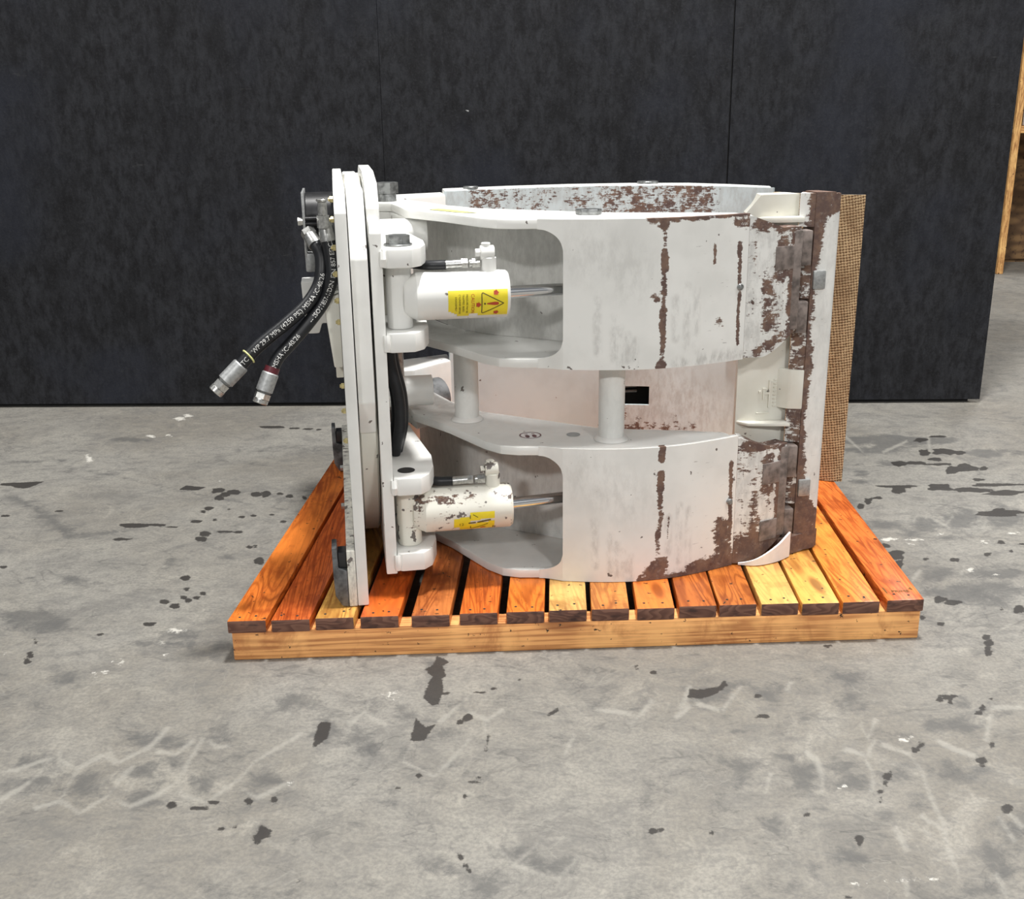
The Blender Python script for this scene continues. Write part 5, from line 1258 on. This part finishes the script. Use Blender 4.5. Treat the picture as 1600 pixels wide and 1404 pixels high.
# faded yellow sticker remains on the upper flange
m = MB(); m.poly([(0.155, 0.30, 0.6528), (0.20, 0.225, 0.6528), (0.235, 0.20, 0.6528), (0.215, 0.25, 0.6528), (0.175, 0.32, 0.6528)], [(0, 1, 2, 3, 4)])
m.build('faded_sticker', M['tie'], arm_up)

# ---- posts that tie both arms together
for (x, y, r) in ((0.212, 0.262, 0.0235), (0.4535, 0.078, 0.0235)):
    m = MB(); m.ring([(x, y, 0.2535), (x, y, 0.256), (x, y, 0.396), (x, y, 0.3985)], r, 36)
    po = m.build('link_post', M['white'], clamp, attrs={'dirt': lambda c: np.full(len(c), 0.15)})
    m = MB(); m.ring([(x, y, 0.2545), (x, y, 0.258), (x, y, 0.262)], [r + 0.008, r + 0.006, r - 0.001], 36, False)
    m.build('weld_collar', M['white'], po)


# ---- hydraulic cylinders
def on_barrel(zc, yc, r):
    return lambda x, s: (x, yc - r * math.cos(s / r), zc + r * math.sin(s / r))


def make_cylinder(zc, mat, full):
    yc, R = 0.076, 0.0405
    m = MB()
    m.ring([(0.088, yc, zc), (0.0915, yc, zc), (0.106, yc, zc), (0.109, yc, zc), (0.262, yc, zc), (0.266, yc, zc)], [0.030, 0.033, 0.0385, R, R, R - 0.003], 48)
    nz = 160
    wearf = {'rust': lambda c: np.zeros(len(c)), 'scrape': lambda c: np.zeros(len(c))}
    if not full:
        wearf = {'rust': lambda c: np.where(c[:, 0] < 0.125, 0.30, 0.20) + 0.16 * np.clip((c[:, 2] - 0.150) / 0.02, 0, 1) * (c[:, 2] < 0.176)}
    cy = m.build('hydraulic_cylinder', mat, clamp, attrs=wearf)
    z0, z1 = (0.4765, 0.5825)
    if not full: z0, z1 = 0.0825, 0.1895
    m = MB(); m.cyl((PINX - 0.002, yc, z0), (PINX - 0.002, yc, z1), 0.0215, 32)
    m.build('cylinder_eye', mat, cy, attrs=wearf if not full else None)
    m = MB(); m.cyl((0.2655, yc, zc), (0.269, yc, zc), 0.016, 24)
    m.build('rod_seal', M['blackmetal'], cy)
    m = MB(); m.cyl((0.266, yc, zc + 0.001), (0.43, yc + 0.02, zc + 0.001), 0.0105, 28)
    m.build('piston_rod', M['chrome'], cy)
    # port block with banjo fitting and feed hose
    px = 0.230
    zt = zc + R
    m = MB()
    m.cyl((px + 0.004, yc, zt - 0.004), (px + 0.004, yc, zt + 0.022), 0.0135, 24)
    m.cyl((px - 0.010, yc, zt + 0.029), (px + 0.014, yc, zt + 0.029), 0.0125, 24)
    m.cyl((px, yc, zt + 0.034), (px, yc, zt + 0.046), 0.008, 16)
    m.hexa((px - 0.018, yc, zt + 0.029), (px - 0.010, yc, zt + 0.029), 0.0075)
    m.build('port_fitting', mat, cy)
    m = MB()
    zf = zt + 0.012
    m.hexa((px - 0.024, yc, zf), (px - 0.010, yc, zf), 0.0085)
    m.cyl((px - 0.030, yc, zf), (px - 0.023, yc, zf), 0.007, 16)
    m.hexa((px - 0.042, yc, zf), (px - 0.032, yc, zf), 0.0085)
    m.cyl((px - 0.070, yc, zf - 0.001), (px - 0.040, yc, zf), 0.0075, 20)
    m.build('hose_end', M['zinc'], cy)
    path = catmull([(px - 0.068, yc, zf - 0.001), (px - 0.10, yc + 0.01, zf - 0.002), (px - 0.135, yc + 0.05, zf - 0.004), (0.085, 0.20, zf - 0.03)], 8)
    m = MB(); m.ring(path, 0.0082, 16)
    m.build('feed_hose', M['rubber'], cy)
    # warning label
    P = on_barrel(zc, yc, R + 0.0004)
    def patch(mb, pts, mi, lift=0.0):
        Q = on_barrel(zc, yc, R + 0.0004 + lift)
        mb.poly([Q(a, b) for a, b in pts], [tuple(range(len(pts)))], mi)
    x0, x1 = (0.160, 0.2605) if full else (0.158, 0.231)
    s1, s0 = (0.0135, -0.0365) if full else (0.004, -0.0395)
    m = MB()
    nx, ns = 20, 16
    for i in range(nx):
        for j in range(ns):
            a, b = x0 + (x1 - x0) * i / nx, x0 + (x1 - x0) * (i + 1) / nx
            c, d = s0 + (s1 - s0) * j / ns, s0 + (s1 - s0) * (j + 1) / ns
            u, w_ = (a + b) / 2, (c + d) / 2
            if full and u < x0 + 0.014 and w_ < s0 + 0.016 - (u - x0) * 0.9: continue
            if full and x0 + 0.036 < u < x0 + 0.052 and w_ < s0 + 0.005: continue
            if not full and (u < x0 + 0.012 and w_ > s1 - 0.012): continue
            if not full and (u < x0 + 0.03 and w_ > s1 - 0.007): continue
            if not full and abs(w_ + 0.0165 - (u - 0.19) * 0.12) < 0.0035 and u > 0.186: continue
            if not full and u < x0 + 0.010 and w_ < s0 + 0.012: continue
            patch(m, [(a, c), (b, c), (b, d), (a, d)], 0)
    def strip(pts, w, mi):
        for (a, b) in zip(pts[:-1], pts[1:]):
            dx, dy = b[0] - a[0], b[1] - a[1]
            L = math.hypot(dx, dy)
            nx_, ny_ = -dy / L * w, dx / L * w
            k = max(1, int(L / 0.004))
            for q in range(k):
                p0 = (a[0] + dx * q / k, a[1] + dy * q / k); p1 = (a[0] + dx * (q + 1) / k, a[1] + dy * (q + 1) / k)
                patch(m, [(p0[0] - nx_, p0[1] - ny_), (p1[0] - nx_, p1[1] - ny_), (p1[0] + nx_, p1[1] + ny_), (p0[0] + nx_, p0[1] + ny_)], mi, 0.0004)
    if full:
        tri = [(0.218, 0.0085), (0.2535, -0.0105), (0.218, -0.0300), (0.2165, -0.028), (0.2165, 0.0065), (0.218, 0.0085)]
        strip(tri, 0.0008, 1)
        # exclamation mark lying on its side
        patch(m, [(0.225, -0.0115), (0.238, -0.0135), (0.244, -0.0130), (0.2455, -0.0105), (0.244, -0.0080), (0.238, -0.0075), (0.225, -0.0095)], 2, 0.0006)
        patch(m, [(0.2215 + 0.0017 * math.cos(a), -0.0105 + 0.0017 * math.sin(a)) for a in [k * math.pi / 5 for k in range(10)]], 1, 0.0006)
        for ax, ay, an in ((0.2115, -0.0120, 0.0), (0.2400, 0.0075, -2.4), (0.2400, -0.0285, 2.5)):
            c_, s_ = math.cos(an), math.sin(an)
            patch(m, [(ax + p * c_ - q * s_, ay + p * s_ + q * c_) for p, q in ((-.0045, -.0035), (-.001, -.0035), (-.001, -.0055), (.0042, 0), (-.001, .0055), (-.001, .0035), (-.0045, .0035))], 2, 0.0006)
        lines = [('CAUTION', 0.0082, 0.1985, 2, 0.0075), ('PRESSURE MAY BE', 0.0044, 0.1900, 1, 0.007), ('TRAPPED. BLEED', 0.0044, 0.1838, 1, 0.007), ('CYLINDER BEFORE', 0.0044, 0.1776, 1, 0.007), ('DISASSEMBLY', 0.0044, 0.1714, 1, 0.003)]
        for body, size, xb, mi, sb in lines:
            v, f = text_geo(body, size)
            Q = on_barrel(zc, yc, R + 0.0010)
            # letters stand with their tops to the right and read downwards
            m.poly([Q(xb + a[1], sb - a[0]) for a in v], f, mi)
    else:
        strip([(0.187, -0.001), (0.187, -0.008)], 0.0007, 1)
        strip([(0.192, 0.0), (0.201, -0.006)], 0.0006, 1)
        strip([(0.188, -0.026), (0.188, -0.034), (0.192, -0.035), (0.219, -0.0215)], 0.0007, 1)
        strip([(0.184, -0.0180), (0.197, -0.0170)], 0.0014, 1)
        strip([(0.200, -0.0170), (0.224, -0.0125)], 0.0015, 1)
        strip([(0.229, -0.0365), (0.229, -0.029)], 0.0010, 1)
        patch(m, [(0.205, -0.033), (0.210, -0.0305), (0.216, -0.0305), (0.213, -0.0335), (0.207, -0.035)], 2, 0.0006)
        v, f = text_geo('12', 0.0095)
        Q = on_barrel(zc, yc, R + 0.0010)
        m.poly([Q(0.1665 + a[0], -0.0235 + a[1]) for a in v], f, 1)
    m.build('warning_label', [M['yellow'], M['ink'], M['red']], cy)
    return cy


make_cylinder(0.528, M['white'], True)
make_cylinder(0.1425, M['worn'], False)

# loop of black hoses behind the face plate
for dx, dy in ((0, 0.0), (0.006, 0.022), (-0.004, 0.040)):
    path = catmull([(0.062 + dx, 0.16 + dy, 0.47), (0.064 + dx, 0.155 + dy, 0.40), (0.076 + dx, 0.15 + dy, 0.335), (0.076 + dx, 0.15 + dy, 0.28), (0.064 + dx, 0.16 + dy, 0.225)], 8)
    m = MB(); m.ring(path, 0.0105, 14)
    m.build('hose_loop', M['rubber'], clamp)

# ---- near contact pad hinged to the short arms
PZ = 0.680
m = MB()
cream_face = [(0.712, 0.112), (0.730, 0.106), (0.800, 0.112)]
# main shell with chamfered upper left corner
shell = catmull([(0.705, 0.120), (0.735, 0.112), (0.775, 0.112), (0.803, 0.116)], 6)
def pt(x): return PZ - 0.002 - max(0, (0.730 - x)) * 1.3
def pb(x): return 0.0015 + max(0, 0.735 - x) * 0.15
m.band(shell, pb, pt, 0.045, 2)
pad = m.build('contact_pad', M['cream'], clamp)
# upright tip column with notches for the knuckles
def colfn(c):
    x, z = c[:, 0], c[:, 2]
    xb = np.interp(z, [0, .06, .09, .14, .20, .30, .37, .45, .55, .60, .64, .655, .68], [.90, .90, .860, .842, .833, .830, .838, .830, .833, .838, .850, .89, .89])
    w_ = np.clip(0.5 + (xb - x) / 0.022, 0.02, 1.0)
    return w_
m = MB()
colp = catmull([(0.8215, 0.086), (0.845, 0.086), (0.866, 0.092), (0.8755, 0.104), (0.878, 0.118)], 10)
m.band(colp, 0.002, lambda x: PZ + 0.002 - 0.004 * (x > 0.86), 0.05, 170)
bars = [(0.002, 0.035), (0.098, 0.158), (0.222, 0.432), (0.494, 0.554), (0.622, PZ)]
m.build('pad_tip', M['white'], pad, attrs={'rust': colfn, 'scrape': lambda c: np.full(len(c), 0.40), 'dirt': lambda c: np.full(len(c), 0.25)})
for a, b in bars:
    m = MB()
    m.band(catmull([(0.797, 0.100), (0.8075, 0.094), (0.8212, 0.088)], 4), a, b, 0.04, 8)
    m.build('hinge_lug', M['white'], pad, attrs={'rust': lambda c: np.where(c[:, 2] > 0.62, np.clip((c[:, 0] - 0.797) * 40, 0, 0.9), 0.66)})
for z in (0.515, 0.118):
    m = MB(); m.box(0.824, 0.848, 0.081, 0.088, z - 0.004, z + 0.030); m.bevel(0.003)
    m.build('latch_plate', M['crimp'], pad)
# cast ledges and the raised casting mark between the arms
m = MB()
m.prism([(0.780, 0.113), (0.797, 0.094), (0.825, 0.086), (0.825, 0.11)], 0.286, 0.362, 'z'); m.bevel(0.004)
m.build('cast_ledge', M['cream'], pad)
for q_, a, b in (([(0.706, 0.120), (0.722, 0.098), (0.798, 0.080), (0.800, 0.112)], 0.256, 0.262), ([(0.722, 0.110), (0.752, 0.095), (0.804, 0.09), (0.804, 0.112)], 0.630, 0.640)):
    MB().prism(q_, a, b, 'z').bevel(0.002).build('hinge_shield', M['cream'], pad)
m = MB()
ym = 0.1095
for x0, x1, z0, z1 in ((0.7525, 0.7555, 0.303, 0.325), (0.7555, 0.764, 0.313, 0.3165), (0.764, 0.767, 0.287, 0.340), (0.7555, 0.760, 0.3225, 0.325), (0.7555, 0.760, 0.303, 0.3055), (0.767, 0.770, 0.337, 0.340), (0.7445, 0.749, 0.316, 0.320)):
    m.box(x0, x1, ym - 0.0018, ym + 0.006, z0, z1)
for k in range(8):
    m.box(0.7735, 0.779, ym - 0.0012, ym + 0.006, 0.289 + 0.0072 * k, 0.2905 + 0.0072 * k)
m.box(0.742, 0.766, ym - 0.0010, ym + 0.006, 0.2765, 0.278)
m.build('casting_mark', M['cream'], pad)
# lifted bottom lip
m = MB()
lip = catmull([(0.695, 0.042), (0.730, 0.032), (0.772, 0.042), (0.806, 0.062)], 8)
m.band(lip, 0.0006, lambda x: 0.004 + 0.046 * max(0, (x - 0.695) / 0.11) ** 1.3, 0.004, 3)
m.build('bent_lip', M['sticker'], pad)
m = MB()
m.band(catmull([(0.782, 0.066), (0.82, 0.076), (0.8785, 0.104)], 6), 0.0006, 0.036, 0.03, 3)
m.build('bottom_skirt', M['white'], pad, attrs={'rust': lambda c: np.full(len(c), 0.98)})

# ---- long arm on the far side
SHEET = [(0.235, 0.79), (0.40, 0.825), (0.55, 0.838), (0.70, 0.822), (0.82, 0.772), (0.90, 0.712), (0.97, 0.640)]
SC = catmull(SHEET, 16)
SX0, SX1, SZ0, SZ1 = 0.616, 0.742, 0.108, 0.157
i0 = int(np.argmin(abs(SC[:, 0] - SX0))); i1 = int(np.argmin(abs(SC[:, 0] - SX1)))
ST_, SB_ = 0.652, 0.006
m = MB()
m.band(SC[:i0 + 1], SB_, ST_, 0.010, 60)
m.band(SC[i0:i1 + 1], SB_, SZ0, 0.010, 14)
m.band(SC[i0:i1 + 1], SZ1, ST_, 0.010, 46)
m.band(SC[i1:], SB_, ST_, 0.010, 60)
bmesh.ops.remove_doubles(m.bm, verts=m.bm.verts, dist=1e-5)
def srust(c):
    x, z = c[:, 0], c[:, 2]
    r = 0.56 * np.clip((z - 0.50) / 0.03, 0, 1) * np.interp(x, [.26, .30, .45, .6, .75, .86, .90], [.0, .85, .70, .85, 1.0, 1.0, .1])
    r2 = chain_field(c[:, [0, 2]], [([(.70, .03), (.80, .03)], .02, .05, .55), ([(.68, .04), (.68, .09)], .004, .02, .5), ([(.84, .04), (.84, .08)], .004, .02, .4)])
    return np.maximum(r, r2)
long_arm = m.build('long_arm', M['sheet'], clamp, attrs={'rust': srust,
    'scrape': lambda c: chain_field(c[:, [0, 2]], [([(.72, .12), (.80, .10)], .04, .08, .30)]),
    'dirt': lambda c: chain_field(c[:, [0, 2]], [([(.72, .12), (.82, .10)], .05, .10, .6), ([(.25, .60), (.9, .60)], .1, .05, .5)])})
mid = (SX0 + SX1) / 2
m = MB()
m.box(SX0 - 0.03, SX1 + 0.03, 0.900, 0.904, SZ0 - 0.04, SZ1 + 0.04)
m.box(SX0 - 0.03, SX0 - 0.026, 0.845, 0.90, SZ0 - 0.04, SZ1 + 0.04); m.box(SX1 + 0.026, SX1 + 0.03, 0.845, 0.90, SZ0 - 0.04, SZ1 + 0.04)
m.box(SX0 - 0.03, SX1 + 0.03, 0.845, 0.90, SZ1 + 0.036, SZ1 + 0.04)
m.build('slot_housing', M['dark'], long_arm)
for z in (0.128, 0.142):
    MB().cyl((SX0 - 0.02, 0.885, z), (SX1 - 0.012, 0.885, z), 0.004, 10).build('slot_rod', M['crimp'], long_arm)
# outer side of the long arm: flanges and hub prongs
bk = [(0.975, 0.672), (0.92, 0.76), (0.84, 0.85), (0.70, 0.90), (0.55, 0.915), (0.40, 0.90), (0.235, 0.86)]
for a, b in ((ST_ - 0.012, ST_ + 0.0025), (0.0, 0.012)):
    MB().prism([(p[0], p[1] + 0.0115) for p in SC[::6]] + bk, a, b, 'z').bevel(0.002).build('long_arm_flange', M['white'], long_arm)
for z0, z1 in ((0.012, 0.255), (0.415, 0.646)):
    MB().prism([(0.058, 0.70), (0.14, 0.70), (0.20, 0.755), (0.236, 0.785), (0.236, 0.865), (0.058, 0.80)], z0, z1, 'z').bevel(0.006).build('hub_prong', M['white'], long_arm)
m = MB(); m.cyl((0.12, 0.655, 0.19), (0.20, 0.70, 0.19), 0.045, 24)
m.build('far_boss', M['iron'], long_arm)
for (x, y, r) in ((0.74, 0.865, 0.026), (0.30, 0.83, 0.018)):
    MB().cyl((x, y, ST_ + 0.0025), (x, y, ST_ + 0.008), r, 24).build('flange_cap', M['steel'], long_arm)
# far friction pad, canvas faced
FP = catmull([(0.955, 0.600), (0.985, 0.545), (1.030, 0.492), (1.072, 0.460), (1.100, 0.449)], 10)
m = MB(); m.band(FP[::-1], -0.0, 0.646, -0.006, 8)
fpad = m.build('friction_pad', M['canvas'], clamp)
m = MB()
q = FP + np.array([0.004, 0.0085])
m.band(q, 0.001, 0.645, 0.018, 1)
m.build('pad_backing', M['iron'], fpad)
m = MB()
m.prism([(1.02, 0.53), (1.04, 0.55), (0.985, 0.655), (0.94, 0.72), (0.90, 0.70), (0.965, 0.62)], 0.25, 0.42, 'z'); m.bevel(0.004)
m.build('pad_bracket', M['white'], fpad)

# ---- valve group on the truck side of the mounting plate
m = MB()
m.box(-0.071, -0.067, 0.10, 0.22, 0.595, 0.702); m.bevel(0.001)
valve = m.build('valve_group', M['crimp'], clamp)
m = MB(); m.cyl((-0.0665, 0.17, 0.655), (-0.0195, 0.17, 0.655), 0.043, 36)
m.build('rotation_motor', M['blackmetal'], valve)
for z in (0.659, 0.651):
    m = MB(); m.cyl((-0.074, 0.105, z), (-0.030, 0.105, z), 0.0034, 12)
    m.build('tie_rod', M['blackmetal'], valve)
m = MB(); m.hexa((-0.079, 0.105, 0.655), (-0.071, 0.105, 0.655), 0.007)
m.build('rod_nut', M['zinc'], valve)
m = MB(); m.box(-0.071, -0.052, 0.10, 0.16, 0.572, 0.603); m.bevel(0.003)
m.build('valve_block', M['crimp'], valve)
m = MB(); m.box(-0.058, -0.0195, 0.14, 0.24, 0.555, 0.612); m.bevel(0.004)
m.build('manifold', M['blackmetal'], valve)
m = MB(); m.hexa((-0.037, 0.06, 0.648), (-0.037, 0.06, 0.668), 0.0105); m.cyl((-0.037, 0.06, 0.668), (-0.037, 0.06, 0.690), 0.0075, 16); m.cyl((-0.037, 0.06, 0.690), (-0.037, 0.06, 0.694), 0.0095, 16)
m.build('test_port', M['zinc'], valve)
m = MB(); m.box(-0.045, -0.0195, 0.115, 0.16, 0.628, 0.654); m.bevel(0.003)
m.build('elbow_block', M['iron'], valve)
m = MB()
m.prism([(-0.084, 0.545), (-0.060, 0.545), (-0.046, 0.530), (-0.0195, 0.530), (-0.0195, 0.468), (-0.052, 0.470), (-0.058, 0.452), (-0.078, 0.452), (-0.082, 0.490)], 0.18, 0.235, 'y'); m.bevel(0.003)
m.build('stop_bracket', M['white'], clamp)
m = MB()
m.prism([(-0.046, 0.532), (-0.0195, 0.540), (-0.0195, 0.415), (-0.034, 0.415)], 0.06, 0.15, 'y'); m.bevel(0.003)
m.build('stop_pad', M['cream'], clamp)
m = MB(); m.box(-0.032, -0.0195, 0.10, 0.14, 0.388, 0.413); m.bevel(0.002)
m.build('stop_tab', M['worn'], clamp)


# ---- two loose pressure hoses
def along(path):
    P = np.array(path)
    d = np.r_[0, np.cumsum(np.linalg.norm(np.diff(P, axis=0), axis=1))]
    def at(s):
        p = np.array([np.interp(s, d, P[:, k]) for k in range(3)])
        e = 0.004
        a = np.array([np.interp(max(0, s - e), d, P[:, k]) for k in range(3)]); b = np.array([np.interp(min(d[-1], s + e), d, P[:, k]) for k in range(3)])
        t = b - a
        return p, t / np.linalg.norm(t)
    return at, d[-1]


def make_hose(pts, tip, words, collar, tie):
    """pts run from the crimped end up to the valve"""
    R = 0.0108
    path = catmull(pts, 12)
    m = MB(); m.ring(path, R, 20)
    h = m.build('pressure_hose', M['rubber'], clamp)
    p0, p1 = Vector(pts[0]), Vector(tip)
    d = (p1 - p0).normalized()
    L = (p1 - p0).length
    m = MB()
    m.ring([p0 - d * 0.002, p0, p0 + d * L * 0.58, p0 + d * L * 0.60, p0 + d * L * 0.66], [0.0125, 0.0140, 0.0140, 0.012, 0.009], 24)
    m.build('ferrule', M['crimp'], h)
    m = MB()
    m.hexa(p0 + d * L * 0.66, p0 + d * L * 0.84, 0.0135); m.cyl(p0 + d * L * 0.84, p1, 0.0125, 24)
    m.build('swivel_nut', M['zinc'], h)
    if collar:
        m = MB(); m.ring([p0 - d * 0.012, p0 - d * 0.0005], 0.0125, 20)
        m.build('red_sleeve', M['redcap'], h)
    q0, q1 = Vector(path[-1]), Vector(path[-1]) + (Vector(path[-1]) - Vector(path[-3])).normalized() * 0.016
    m = MB(); m.ring([Vector(path[-4]), q0, q1], [0.0125, 0.0125, 0.011], 20); m.hexa(q1, q1 + (q1 - q0).normalized() * 0.010, 0.0125)
    m.build('hose_fitting', M['zinc'], h)
    at, Lh = along(path)
    to_cam = np.array([0.05, -0.93, 0.36]); to_cam /= np.linalg.norm(to_cam)
    m = MB()
    for body, s0 in words:
        v, f = text_geo(body, 0.0105)
        out = []
        for a in v:
            p, t = at(min(Lh - 0.005, s0 + a[0]))
            n_ = to_cam - t * (to_cam @ t); n_ /= np.linalg.norm(n_)
            b = np.cross(n_, t)
            ang = (a[1] - 0.0055) / R
            out.append(tuple(p + (n_ * math.cos(ang) + b * math.sin(ang)) * (R + 0.0004)))
        m.poly(out, f)
    m.build('hose_print', M['lightink'], h)
    if tie:
        p, t = at(tie)
        pv, tv = Vector(p), Vector(t)
        a = tv.orthogonal().normalized(); b = tv.cross(a)
        loop = [pv + (a * math.cos(2 * math.pi * k / 24) + b * math.sin(2 * math.pi * k / 24)) * 0.0122 + tv * 0.003 * math.sin(2 * math.pi * k / 24) for k in range(25)]
        m = MB(); m.ring(loop, 0.0014, 8)
        m.build('cable_tie', M['tie'], h)
    return h
make_hose([(-0.1387, 0.03, 0.4173), (-0.1239, 0.035, 0.4429), (-0.1006, 0.04, 0.466), (-0.0695, 0.05, 0.498), (-0.0434, 0.06, 0.5304), (-0.0289, 0.055, 0.5687), (-0.0285, 0.06, 0.6004), (-0.0325, 0.065, 0.6342)], (-0.1589, 0.02, 0.3708),
          [('MSHA IC-40/26', 0.012), ('-- ISO11857-1/DIN EN 857 EDC3', 0.108)], True, None)
make_hose([(-0.1851, 0.03, 0.4336), (-0.1536, 0.035, 0.4636), (-0.1065, 0.04, 0.4987), (-0.0727, 0.05, 0.5258), (-0.0523, 0.06, 0.553), (-0.0449, 0.065, 0.5788), (-0.0449, 0.075, 0.6043), (-0.0543, 0.09, 0.6217)], (-0.2287, 0.02, 0.3931),
          [('TC', 0.004), ('WP 29.7 MPa (4250 PSI) MSHA IC-40/26', 0.030), ('- SO11857', 0.275)], False, 0.020)
